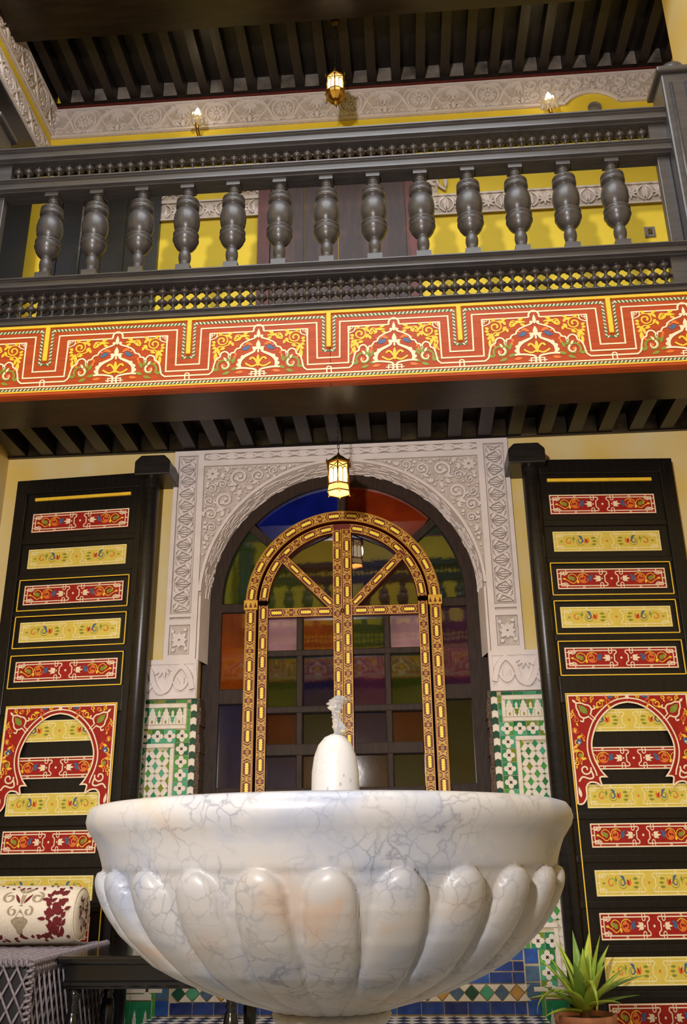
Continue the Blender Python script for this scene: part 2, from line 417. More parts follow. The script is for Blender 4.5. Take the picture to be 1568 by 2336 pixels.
# ---- gallery ceilings with beams and plaster infill between the beam ends
def gallery_ceiling(yf, yw, zs, zb, zt, x0, x1, bw, xs, wallz, label, soff_depth, up=False):
    mb = MB(); mb.box((x0, min(yf, yw), zt), (x1, max(yf, yw), zt + (0.1 if up else 0.14)), 'beam_wood')
    o = struct(mb.build('ceiling', origin=((x0+x1)/2, (yf+yw)/2, zt)), label, 'ceiling')
    sgn = 1 if yw > yf else -1
    L = abs(yw - yf) - soff_depth
    mbb = MB(); mbb.box((-bw/2, 0, 0), (bw/2, sgn * (L + 0.02), zt - zb), 'beam_wood'); bme = mbb.mesh('beam')
    for x in xs: place('beam', bme, o, (x, yf + sgn * soff_depth - sgn * 0.02, zb))
    gaps = [(a + bw/2, b - bw/2) for a, b in zip(xs[:-1], xs[1:])]
    for a, b in gaps:
        m2 = MB(); d = random.uniform(0.012, 0.03)
        m2.box((a + 0.004, yw - sgn*d if sgn > 0 else yw, zb - 0.004), (b - 0.004, yw if sgn > 0 else yw + d, zt), 'infill_plaster')
        m2.build('infill_panel', o)
    m3 = MB(); m3.box((x0, min(yf, yf + sgn*soff_depth), zs), (x1, max(yf, yf + sgn*soff_depth), zt + 0.02), 'soffit_wood')
    m3.build('soffit_board', o)
    m4 = MB(); m4.box((x0, yw - 0.028, wallz - (0.0 if up else -0.002)), (x1, yw, zb + 0.001), 'beam_wood'); m4.build('wall_plate', o)
    if up: m4 = MB(); m4.box((x0, yw - 0.02, wallz - 0.022), (x1, yw, wallz - 0.0005), 'red_wood'); m4.build('red_fillet', o)
    return o
lx = [-2.18 + 0.196 * i for i in range(24)]
c_low = gallery_ceiling(YB + 0.042, YW, 3.211, 3.375, 3.5, -2.27, 2.6, 0.085, lx, 3.365, 'dark beamed ceiling under the balcony', 0.328)
ux = [-2.18 + 0.19 * i for i in range(26)]
c_up = gallery_ceiling(4.2, YW, 6.29, 6.5, 6.64, -2.27, 2.6, 0.07, ux, 6.475, 'dark beamed ceiling over the upper gallery', 0.50, True)
mb = MB(); mb.box((-2.27, YB + 0.05, 3.5 + 0.1401), (2.6, YW, 3.662), 'beam_wood')
mb.build('floor_board', c_low)
mb = MB(); mb.box((-2.27, 4.69, 6.472), (-2.252, YW - 0.03, 6.64), 'beam_wood'); mb.build('wall_plate', c_up)
mb = MB(); mb.box((-2.27, -2.75, 3.3), (2.6, -1.66, 3.62), 'beam_wood')
struct(mb.build('ceiling', origin=(0, -2.2, 3.3)), 'dark beamed ceiling of the opposite gallery behind the photographer', 'ceiling')
mb = MB(); mb.box((-2.27, -2.75, 6.5), (2.6, -1.6, 6.64), 'beam_wood')
struct(mb.build('ceiling', origin=(0, -2.2, 6.5)), 'dark upper ceiling of the opposite gallery behind the photographer', 'ceiling')

# ================================================================== CARVED STUCCO PORTAL
YS = 5.47           # face of the stucco slab
portal = empty('trim_1', (0, YS, 1.70)); struct(portal, 'carved white stucco surround of the arched window', 'stucco surround')
GZ = 0.018          # depth of carving below the face
def ring_slab(r0, r1, z0, y0, y1, mt, n=40):
    mb = MB(); a = arch_poly(r0, z0, n); b = arch_poly(r1, z0, n); k = len(a)
    for (P, Q, ya, yb) in ((a, b, y0, y0), (a, a, y0, y1), (b, b, y0, y1), (a, b, y1, y1)):
        vs = [(p[0], ya, p[1]) for p in P] + [(p[0], yb, p[1]) for p in Q]
        mb.add(vs, [(i, i+1, k+i+1, k+i) for i in range(k-1)], mt, False)
    return mb
# reveal (intrados) splayed towards the window, with carved scratches
mb = MB(); n = 48
a = arch_poly(RF, 1.94, n); b2 = arch_poly(RB, 1.94, n); k = len(a)
rows = 5
vs = []
for q in range(rows + 1):
    t = q / rows
    for p, p2 in zip(a, b2): vs.append((p[0]+(p2[0]-p[0])*t, YS + (5.64-YS)*t, p[1]+(p2[1]-p[1])*t))
mb.add(vs, [(q*k+i, q*k+i+1, (q+1)*k+i+1, (q+1)*k+i) for q in range(rows) for i in range(k-1)], 'stucco', True)
mb.build('arch_reveal', portal)
# carved chips on the reveal
A = Art(lambda u, v, h: (math.cos(u) * (RF - (RF-RB)*v - h), YS + (5.64-YS)*v, CZ + math.sin(u) * (RF - (RF-RB)*v - h)))
rq_ = random.Random(2)
for i in range(420):
    u = math.radians(rq_.uniform(1, 179)); v0 = rq_.uniform(0.08, 0.92); du = rq_.uniform(0.012, 0.04); dv = rq_.uniform(-0.06, 0.06); w = rq_.uniform(0.012, 0.03)
    A.slab([(u - du, v0), (u, v0 + w + dv*0.3), (u + du, v0 + dv + w*0.5), (u + du*0.1, v0 - w + dv*0.3)], 'stucco', rq_.uniform(0.003, 0.006), 0.0)
A.build('reveal_carving', portal)
# backing slab (recessed ground of the carving)
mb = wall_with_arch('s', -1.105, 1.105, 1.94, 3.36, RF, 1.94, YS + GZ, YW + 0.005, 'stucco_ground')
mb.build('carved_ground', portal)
S = Art(front(YS + GZ), 0.0)
def frame_bar(u0, v0, u1, v1, h=GZ): S.slab([(u0, v0), (u1, v0), (u1, v1), (u0, v1)], 'stucco', h, 0.0)
for sx in (-1, 1):
    for (a0, a1) in ((1.105, 1.078), (0.945, 0.905), (0.9, 0.886)):
        x0, x1 = sorted((sx*a0, sx*a1)); frame_bar(x0, 1.94, x1, 3.36 if a0 > 0.91 else 2.35)
    x0, x1 = sorted((sx*1.078, sx*0.945))
    for z0, z1 in ((1.94, 1.975), (2.165, 2.20), (2.215, 2.235), (3.325, 3.36)): frame_bar(x0, z0, x1, z1)
    for xx in (1.07, 0.958):        # thin incised frame inside the strips
        xa, xb = sorted((sx*xx, sx*(xx-0.006))); frame_bar(xa, 1.985, xb, 2.155, 0.008); frame_bar(xa, 2.245, xb, 3.315, 0.008)
frame_bar(-0.905, 3.245, 0.905, 3.285); frame_bar(-0.945, 3.335, 0.945, 3.36)
S.build('moulding', portal)
# guilloche along the top
A = Art(front(YS + GZ))
for i in range(15):
    x = -0.84 + 0.12 * i
    A.ridge(arc(x, 3.293, 0.058, 15, 165, 8, 0.034), 0.013, 'stucco', GZ); A.ridge(arc(x, 3.327, 0.058, 195, 345, 8, 0.034), 0.013, 'stucco', GZ)
    A.slab([(x+0.06, 3.296), (x+0.074, 3.31), (x+0.06, 3.324), (x+0.046, 3.31)], 'stucco', GZ, 0.3)
    A.slab(leaf2(x-0.035, 3.31, 0, 0.07, 0.022), 'stucco', GZ*0.8, 0.2)
A.build('guilloche_border', portal)
# vertical vine strips and square rosettes
def vine_strip(A, x0, x1, z0, z1, per):
    w = x1 - x0; n = int(round((z1-z0)/per)) * 2; p = (z1-z0)/n
    lobes = [[(.14, .03), (.5, .155), (.74, .13), (.93, .03)], [(.13, .075), (.44, .205), (.64, .20), (.53, .33), (.34, .30)], [(.09, .11), (.30, .34), (.28, .46), (.15, .40), (.05, .22)]]
    tri = [[(.98, .12), (.98, .56), (.86, .42), (.80, .27)], [(.72, .32), (.83, .45), (.93, .64), (.70, .60), (.60, .46)]]
    for i in range(n + 1):
        fl_ = i % 2; zb = z0 + p*i
        def put(poly, sgn, hgt):
            pts = [(x0 + w*((1 - u) if fl_ else u), zb + sgn*v*p) for u, v in poly]
            if min(q[1] for q in pts) < z0 - 0.001 or max(q[1] for q in pts) > z1 + 0.001: return
            A.slab(pts, 'stucco', hgt, 0.0)
        for sgn in (-1, 1):
            for k_, poly in enumerate(lobes + tri): put(poly, sgn, GZ*(1.0 - 0.06*k_))
        if i < n:
            rib = spl([(.97, .09), (.84, .30), (.60, .43), (.40, .57), (.16, .70), (.03, .91)], 4)
            A.ridge([(x0 + w*((1 - u) if fl_ else u), zb + v*p) for u, v in rib], 0.009, 'stucco', GZ, taper=0.8)
A = Art(front(YS + GZ))
for sx in (-1, 1):
    xa, xb = sorted((sx*1.066, sx*0.957)); vine_strip(A, xa, xb, 2.25, 3.31, 0.178)
A.build('vine_strip', portal)
A = Art(front(YS + GZ))
for sx in (-1, 1):
    A.at(sx*1.0115, 2.07)
    for q in range(8): A.slab(leaf2(0.004*math.cos(q*PI/4), 0.004*math.sin(q*PI/4), q*45, 0.046 if q % 2 == 0 else 0.058, 0.026, 6), 'stucco', GZ, 0.22)
    for q in range(4): A.slab(leaf2(0.048*(1 if q in (0, 3) else -1), 0.068*(1 if q < 2 else -1), 90*q + 200, 0.03, 0.02, 5), 'stucco', GZ, 0.25)
    A.pop()
A.build('rosette_square', portal)
# spandrels: packed scrolls, rosettes and leaves
def inside(x, z, r):
    if z + r > 3.24 or x + r > 0.90: return False
    return math.hypot(x, z - CZ) > RF + 0.028 + r and z > 2.4
rs = random.Random(11); circ = [(0.845, 3.185, 0.052)]
for rad, tries in ((0.066, 1500), (0.05, 3000), (0.037, 5000), (0.025, 9000), (0.016, 12000), (0.010, 12000)):
    for _ in range(tries):
        x, z = rs.uniform(0.0, 0.9), rs.uniform(2.4, 3.24)
        if inside(x, z, rad) and all(math.hypot(x-c[0], z-c[1]) > rad + c[2] - 0.002 for c in circ): circ.append((x, z, rad))
A = Art(front(YS + GZ))
def spandrel():
    rr = random.Random(5)
    for i, (x, z, r) in enumerate(circ):
        A.at(x, z, rr.uniform(0, 360), r / 0.05)
        if i == 0 or (r > 0.055 and i % 3 == 0):
            for q in range(8): A.slab(leaf2(0.006*math.cos(q*PI/4), 0.006*math.sin(q*PI/4), q*45, 0.042, 0.021, 6), 'stucco', GZ, 0.22)
        elif r > 0.03:
            A.ridge(spiral(0, 0, 0.046, 0.016, 0, 400, 26), 0.0115, 'stucco', GZ)
            A.slab(leaf2(0.004, 0.0, 60, 0.03, 0.02, 6), 'stucco', GZ, 0.2); A.slab(leaf2(0.004, 0, 200, 0.022, 0.016, 6), 'stucco', GZ, 0.2)
            A.slab(leaf2(0.046, 0.01, 70, 0.04, 0.018, 6, 0.004), 'stucco', GZ, 0.2)
        elif r > 0.018:
            for q in (-38, 0, 38): A.slab(leaf2(-0.04, 0, q, 0.075, 0.03, 6), 'stucco', GZ, 0.2)
        else:
            A.slab(leaf2(-0.045, 0, 0, 0.09, 0.06, 6), 'stucco', GZ, 0.2)
        A.pop()
both(A, spandrel)
A.ridge(arc(0, CZ, RF + 0.012, 2, 178, 48), 0.02, 'stucco', GZ, taper=0.7)
A.build('spandrel_carving', portal)
# lower blocks beside the jambs
for sx in (-1, 1):
    mb = MB(); x0, x1 = sorted((sx*0.885, sx*1.30)); mb.box((x0, YS - 0.004, 1.705), (x1, YW + 0.005, 1.945), 'stucco')
    blk = mb.build('capital_block', portal)
    A = Art(front(YS - 0.004))
    A.push(lambda u, v: (sx*u, v))
    for z0, z1 in ((1.705, 1.732), (1.916, 1.945)): A.slab([(0.89, z0), (1.295, z0), (1.295, z1), (0.89, z1)], 'stucco', 0.008, 0.0)
    A.slab([(0.89, 1.732), (0.905, 1.732), (0.905, 1.916), (0.89, 1.916)], 'stucco', 0.008, 0.0)
    A.ridge(spl([(0.91, 1.76), (0.935, 1.85), (0.985, 1.9), (1.035, 1.85), (1.06, 1.77), (1.11, 1.745), (1.15, 1.8), (1.18, 1.88), (1.23, 1.9), (1.29, 1.85)], 5), 0.03, 'stucco', 0.018, taper=0.8)
    A.ridge(spl([(0.985, 1.9), (1.03, 1.88), (1.08, 1.9), (1.10, 1.87)], 5), 0.022, 'stucco', 0.014, taper=0.8)
    for xx, zz in ((0.985, 1.75), (1.19, 1.75)):
        for q in (50, 75, 105, 130): A.slab(leaf2(xx, zz, q, 0.085, 0.018, 6), 'stucco', 0.015, 0.2)
    for xx in (1.10, 1.25):
        for q in (-50, -75, -105, -130): A.slab(leaf2(xx, 1.905, q, 0.075, 0.018, 6), 'stucco', 0.015, 0.2)
    A.build('block_carving', blk)

# ================================================================== WINDOW
YG = 5.655
win = empty('window_1', (0, 5.62, 0.33)); struct(win, 'arched window with painted lattice and coloured glass panes', 'window')
AZ = 2.31           # centre height of the painted arches
# dark outer frame
ring_slab(RB - 0.075, RB + 0.05, 0.33, 5.62, 5.72, 'window_wood').build('outer_frame', win)
for sx in (-1, 1):   # broken plaster edge of the lower jambs
    mb = MB()
    for i in range(26):
        z = 0.33 + i * 0.053; w = random.uniform(0.0, 0.014); x0, x1 = sorted((sx*(0.852 + w), sx*0.8815))
        mb.box((x0, YS + 0.006 + random.uniform(0, .01), z), (x1, 5.64, z + 0.0532), 'rough_edge')
    mb.build('jamb_edge', win)
def bar(name, x0, x1, z0, z1, y0=5.63, y1=5.70, mt='window_wood', parent=win):
    mb = MB(); mb.box((x0, y0, z0), (x1, y1, z1), mt); return bevel(mb.build(name, parent), 0.006, 2)
bar('sill', -0.88, 0.88, 0.33, 0.42, 5.60, 5.74)
for sx in (-1, 1):
    x0, x1 = sorted((sx*0.615, sx*0.80))
    for z0, z1 in ((2.275, 2.335), (1.69, 1.785), (1.13, 1.195), (0.42, 0.5)): bar('transom', x0, x1, z0, z1, 5.625)
# fan bars between frame and painted arch
def radial_bar(ang, r0, r1, w, cz=AZ):
    a = math.radians(ang); d = (math.cos(a), math.sin(a)); nrm = (-d[1], d[0])
    poly = [(d[0]*r + nrm[0]*s*w/2, cz + d[1]*r + nrm[1]*s*w/2) for r, s in ((r0, -1), (r1, -1), (r1, 1), (r0, 1))]
    mb = MB(); mb.prism(poly, lambda u, v, h: (u, 5.70 - h, v), 0.0, 0.07, 'window_wood', 0, True); return mb.build('fan_bar', win)
for ang in (42, 90, 138): radial_bar(ang, 0.60, 0.84, 0.05 if ang != 90 else 0.06)
# ---- painted frames: bands built as boards with painted cartouches
def band_art(name, parent, path, L, w, edge=True, seg=0.02, ph=0.0):
    A = Art(lambda s, t, h: path(s, t, h))
    def rect(s0, s1, t0, t1, mt, layer):
        n = max(1, int(abs(s1 - s0) / seg))
        for i in range(n):
            a, b = s0 + (s1-s0)*i/n, s0 + (s1-s0)*(i+1)/n
            A.rect(a, t0, b, t1, mt, layer)
    rect(0, L, -w/2, w/2, 'maroon_paint', 0)
    for sg in (-1, 1): a_, b_ = sorted((sg*w*0.5, sg*w*(0.42 if not edge else 0.455))); rect(0, L, a_, b_, 'gold_paint', 1)
    if edge:
        for sg in (-1, 1): a_, b_ = sorted((sg*w*0.405, sg*w*0.355)); rect(0, L, a_, b_, 'gold_paint', 1)
    hw = w * (0.355 if edge else 0.42); g = 'gold_paint'; lw = w*0.065
    unit = [('c', 0.100), ('k', 0.018), ('c', 0.100), ('x', 0.028), ('s', 0.034), ('x', 0.028)]
    s = 0.003; i = int(ph); seq = []; tot = 0.0
    while tot < L - 0.03: seq.append(unit[i % 6]); tot += unit[i % 6][1]; i += 1
    for kind, l in seq:
        l = l * (L - 0.006) / tot
        c = s + l/2
        if kind == 'c':
            p = l * 0.5; tip = hw * 0.75
            for e_ in (-1, 1): A.line([(c+e_*(p-tip*0.85), -hw), (c+e_*(p-lw*0.6), 0), (c+e_*(p-tip*0.85), hw)], lw*1.15, g, 2)
            q = p * 0.70; z = hw * 0.50
            pts = [(c-q, 0)]
            for k in range(9): pts.append((c-q+0.006 + (2*q-0.012)*k/8, z * (1.0 if k % 2 == 0 else 0.62)))
            pts.append((c+q, 0))
            for k in range(9): pts.append((c+q-0.006 - (2*q-0.012)*k/8, -z * (1.0 if k % 2 == 0 else 0.62)))
            A.fill(pts, 'bright_yellow', 2)
        elif kind == 'k':
            A.rect(c-l/2, -hw, c+l/2, hw, g, 2)
            for t in (-hw*0.5, hw*0.5): A.disc(c, t, hw*0.3, 'maroon_paint', 3, 8); A.disc(c, t, hw*0.12, 'cream_paint', 4, 6)
        elif kind == 'x':
            A.line([(c-l/2, -hw), (c+l/2, hw)], lw*1.5, g, 2); A.line([(c-l/2, hw), (c+l/2, -hw)], lw*1.5, g, 3)
            for sg in (-1, 1): A.disc(c, sg*hw*0.66, hw*0.16, 'cream_paint', 2, 6)
        else:
            for e_ in (-1, 1): A.line([(c+e_*l*0.46, -hw), (c+e_*l*0.46, hw)], lw, g, 2)
            A.fill([(c + hw*(0.5 if k % 2 == 0 else 0.3)*math.cos(k*PI/6), hw*(0.5 if k % 2 == 0 else 0.3)*math.sin(k*PI/6)) for k in range(12)], g, 2)
            A.disc(c, 0, hw*0.16, 'maroon_paint', 3, 6)
        s += l
    return A.build(name, parent)
YP = 5.585
def board(name, x0, x1, z0, z1, y0, y1, parent=win, mt='maroon_paint'):
    mb = MB(); mb.box((x0, y0, z0), (x1, y1, z1), mt); return mb.build(name, parent)
# outer painted frame: jambs and arch
R1, R0 = 0.622, 0.552
for sx in (-1, 1):
    x0, x1 = sorted((sx*R1, sx*R0)); o = board('painted_jamb', x0, x1, 0.42, AZ, YP + 0.003, 5.70)
    xm = sx*(R1+R0)/2
    band_art('painted_band', o, lambda s, t, h: (xm + t, YP + 0.003 - 0.0006 - h, AZ - 0.03 - s), AZ - 0.45, 0.068, True, 9)
    mb = MB(); x0, x1 = sorted((sx*(R1+0.008), sx*(R0-0.008))); mb.box((x0, YP - 0.006, AZ - 0.03), (x1, YP + 0.02, AZ + 0.03), 'gold_paint'); cp = mb.build('jamb_capital', o)
    A = Art(front(YP - 0.006)); A.at(xm, AZ)
    for i in range(3): A.fill([(-0.03 + 0.03*i - 0.01, -0.018), (-0.03 + 0.03*i + 0.01, -0.018), (-0.03 + 0.03*i, 0.016)], 'maroon_paint', 1)
    A.build('capital_paint', cp)
def half_ring(name, r0, r1, y0, y1, cz, mt, parent, a0=0, a1=180, n=40):
    mb = MB(); vs = []
    for q in range(n + 1):
        a = math.radians(a0 + (a1-a0)*q/n)
        for r, y in ((r0, y0), (r1, y0), (r1, y1), (r0, y1)): vs.append((r*math.cos(a), y, cz + r*math.sin(a)))
    mb.add(vs, [(q*4+k, q*4+(k+1) % 4, (q+1)*4+(k+1) % 4, (q+1)*4+k) for q in range(n) for k in range(4)], mt)
    return mb.build(name, parent)
o = half_ring('painted_arch', R0, R1, YP, 5.70, AZ, 'maroon_paint', win)
rm = (R0+R1)/2
band_art('painted_band', o, lambda s, t, h: (-(rm+t)*math.cos(s/rm), YP - 0.0006 - h, AZ + (rm+t)*math.sin(s/rm)), PI*rm, 0.068, True, 0.03, 1)
# two leaves
Q1, Q0 = 0.538, 0.480
YL = 5.605
for sx in (-1, 1):
    leafr = win
    x0, x1 = sorted((sx*Q1, sx*Q0)); o = board('leaf_stile', x0, x1, 0.42, AZ, YL + 0.001, 5.69)
    xm = sx*(Q1+Q0)/2
    band_art('painted_band', o, lambda s, t, h: (xm + t, YL + 0.0004 - h, AZ - s), AZ - 0.45, 0.056, False, 9, 2)
    x0, x1 = sorted((sx*0.0015, sx*0.06)); o = board('meeting_stile', x0, x1, 0.42, AZ + 0.50, YL - 0.004, 5.69)
    xc = sx*0.031
    band_art('painted_band', o, lambda s, t, h: (xc + t, YL - 0.0046 - h, AZ + 0.50 - s), AZ + 0.05, 0.056, False, 9, 0 if sx < 0 else 4)
    o = half_ring('leaf_arch', Q0, Q1, YL, 5.69, AZ, 'maroon_paint', win, 90 if sx < 0 else 6, 174 if sx < 0 else 90, 22)
    rq = (Q0+Q1)/2
    band_art('painted_band', o, lambda s, t, h: (sx*(rq+t)*math.cos(0.06 + s/rq), YL - 0.0006 - h, AZ + (rq+t)*math.sin(0.06 + s/rq)), (PI/2-0.16)*rq, 0.056, False, 0.03, 2)
    x0, x1 = sorted((sx*0.06, sx*Q0)); o = board('leaf_crossbar', x0, x1, 2.228, 2.288, YL - 0.002, 5.69)
    band_art('painted_band', o, lambda s, t, h: (sx*(0.065+s), YL - 0.0026 - h, 2.258 + t), 0.41, 0.056, False, 9, 0)
    # diagonal
    p0 = Vector((sx*0.03, 2.262)); p1 = Vector((sx*0.398, AZ + 0.328)); d = (p1-p0); Ld = d.length; d.normalize(); nr = Vector((-d.y, d.x))
    mb = MB(); poly = [p0 + d*0.04 - nr*0.029, p0 + d*Ld - nr*0.029, p0 + d*Ld + nr*0.029, p0 + d*0.04 + nr*0.029]
    mb.prism([(p.x, p.y) for p in poly], lambda u, v, h: (u, 5.69 - h, v), 0, 0.0875, 'maroon_paint', 0, True); o = mb.build('leaf_diagonal', win)
    band_art('painted_band', o, lambda s, t, h: ((p0 + d*(s+0.045) + nr*t).x, 5.6021 - h, (p0 + d*(s+0.045) + nr*t).y), Ld - 0.06, 0.05, False, 9, 2)
    # muntins
    x0, x1 = sorted((sx*0.255, sx*0.295)); bar('muntin', x0, x1, 0.42, 2.228, 5.615, 5.68)
    for z0, z1 in ((1.978, 2.018), (1.626, 1.668), (1.372, 1.442), (1.10, 1.185), (0.78, 0.83)):
        x0, x1 = sorted((sx*0.06, sx*0.48)); bar('muntin', x0, x1, z0, z1, 5.612, 5.68)
# rosette at the crossing
mb = MB(); mb.lathe([(0.0, 0.012), (0.008, 0.01), (0.014, 0.0)], 12, 'brass', (0, YL - 0.014, 2.258), axis='y'); mb.build('boss', win)
# ---- glass panes, each one its own pane
def pane(poly, col, tilt=0.0):
    mb = MB(); cx = sum(p[0] for p in poly)/len(poly)
    mb.prism(poly, lambda u, v, h: (u, YG + tilt*(u-cx) - h, v), -0.004, 0.0, 'glass_' + col, 0, True)
    return mb.build('pane', win)
def rp(x0, x1, z0, z1, col, tilt=None): pane([(x0, z0), (x1, z0), (x1, z1), (x0, z1)], col, random.uniform(-0.012, 0.012) if tilt is None else tilt)
rowz = [(2.018, 2.228), (1.668, 1.978), (1.442, 1.626), (1.185, 1.372), (0.83, 1.10), (0.42, 0.78)]
colx = [(-0.48, -0.295), (-0.255, -0.06), (0.06, 0.255), (0.295, 0.48)]
cols = [['pink', 'amber', 'olive', 'pink'], ['olive', 'violet', 'plum', 'olive'], ['red', 'dkgreen', 'violet', 'red'], ['navy', 'umber', 'umber', 'dkgreen'], ['green', 'violet', 'navy', 'red'], ['umber'] * 4]
for (z0, z1), row in zip(rowz, cols):
    for (x0, x1), c in zip(colx, row): rp(x0, x1, z0, z1, c, 0.0 if z1 < 1.7 else None)
for sx, cs in ((-1, ('amber', 'navy', 'umber')), (1, ('plum', 'dkgreen', 'umber'))):
    x0, x1 = sorted((sx*0.622, sx*0.80))
    for (z0, z1), c in zip(((1.785, 2.275), (1.195, 1.69), (0.5, 1.13)), cs): rp(x0, x1, z0, z1, c)
def sector(a0, a1, r0, r1, col, cz0=AZ, cz1=CZ): pane(arc(0, cz0, r0, a0, a1, 10) + arc(0, cz1, r1, a1, a0, 10), col, random.uniform(-0.01, 0.01))
sector(0, 41, 0.60, 0.80, 'dkgreen'); sector(43, 89, 0.60, 0.80, 'orange'); sector(91, 137, 0.60, 0.80, 'blue'); sector(139, 180, 0.60, 0.80, 'green')
dg = math.degrees(math.atan2(AZ + 0.328 - 2.262, 0.398 - 0.03))
for sx in (-1, 1):
    up = [(sx*0.055, 2.29), (sx*0.40, AZ+0.325)] + [(sx*0.49*math.cos(math.radians(a)), AZ + 0.49*math.sin(math.radians(a))) for a in range(44, 91, 6)] + [(sx*0.055, AZ+0.49)]
    lo = [(sx*0.055, 2.28), (sx*0.485, 2.28)] + [(sx*0.49*math.cos(math.radians(a)), AZ + 0.49*math.sin(math.radians(a))) for a in range(0, 43, 6)]
    pane(up, 'umber' if sx < 0 else 'violet'); pane(lo, 'olive' if sx < 0 else 'umber')

# ================================================================== ZELLIJ TILE DADOES
TY = YW - 0.008     # face of the grout bed
TH = 0.006
tile_cache = {}
def tile_mesh(key, poly, mt, h=TH, inset=0.06):
    k = (key, mt)
    if k not in tile_cache:
        mb = MB(); mb.prism(poly, lambda u, v, hh: (u, -hh, v), 0.0, h, mt, inset); tile_cache[k] = mb.mesh(key)
    return tile_cache[k]
rt = random.Random(3)
def green(): return 'tile_green_%d' % rt.choice((0, 0, 1, 2, 2, 3, 4, 5))
aX, bZ, hw, hh_, sw, sh = 0.081, 0.085, 0.0172, 0.0245, 0.0105, 0.006
rhomb = [(hw, 0), (0, hh_), (-hw, 0), (0, -hh_)]
srh = [(sw, 0), (0, sh), (-sw, 0), (0, -sh)]
barA = [(hw - aX/4, -bZ/4), (aX/4 - sw, -bZ/4), (aX/4, sh - bZ/4), (aX/4, bZ/4 - hh_), (aX/4 - hw, bZ/4), (sw - aX/4, bZ/4), (-aX/4, bZ/4 - sh), (-aX/4, hh_ - bZ/4)]
barB = [(-p[0], p[1]) for p in barA][::-1]
def quatrefoil(r=0.0218):
    pts = []
    for q in range(4):
        c = (r*0.95*math.cos(q*PI/2), r*0.95*math.sin(q*PI/2))
        for k in range(7):
            a = q*PI/2 + math.radians(-105 + 210*k/6); pts.append((c[0] + r*0.72*math.cos(a), c[1] + r*0.72*math.sin(a)))
    return pts
QF = quatrefoil()
XX = [(0.011*math.cos(a), 0.011*math.sin(a)) if k else (0.0045*math.cos(a), 0.0045*math.sin(a)) for q in range(4) for k, a in ((0, q*PI/2), (1, q*PI/2 + PI/4 - 0.32), (1, q*PI/2 + PI/4 + 0.32))]
merlon_tall = [(-0.026, 0), (-0.03, 0.006), (-0.017, 0.02), (-0.018, 0.034), (-0.011, 0.04), (-0.012, 0.05), (-0.006, 0.054), (0, 0.064), (0.006, 0.054), (0.012, 0.05), (0.011, 0.04), (0.018, 0.034), (0.017, 0.02), (0.03, 0.006), (0.026, 0)]
merlon_small = [(-0.026, 0), (-0.018, 0.008), (-0.008, 0.013), (-0.007, 0.026), (-0.009, 0.034), (0, 0.05), (0.009, 0.034), (0.007, 0.026), (0.008, 0.013), (0.018, 0.008), (0.026, 0)]
drop = [(-0.018, 0.04), (-0.009, 0.026), (-0.011, 0.014), (-0.005, 0.008), (0, -0.006), (0.005, 0.008), (0.011, 0.014), (0.009, 0.026), (0.018, 0.04)]
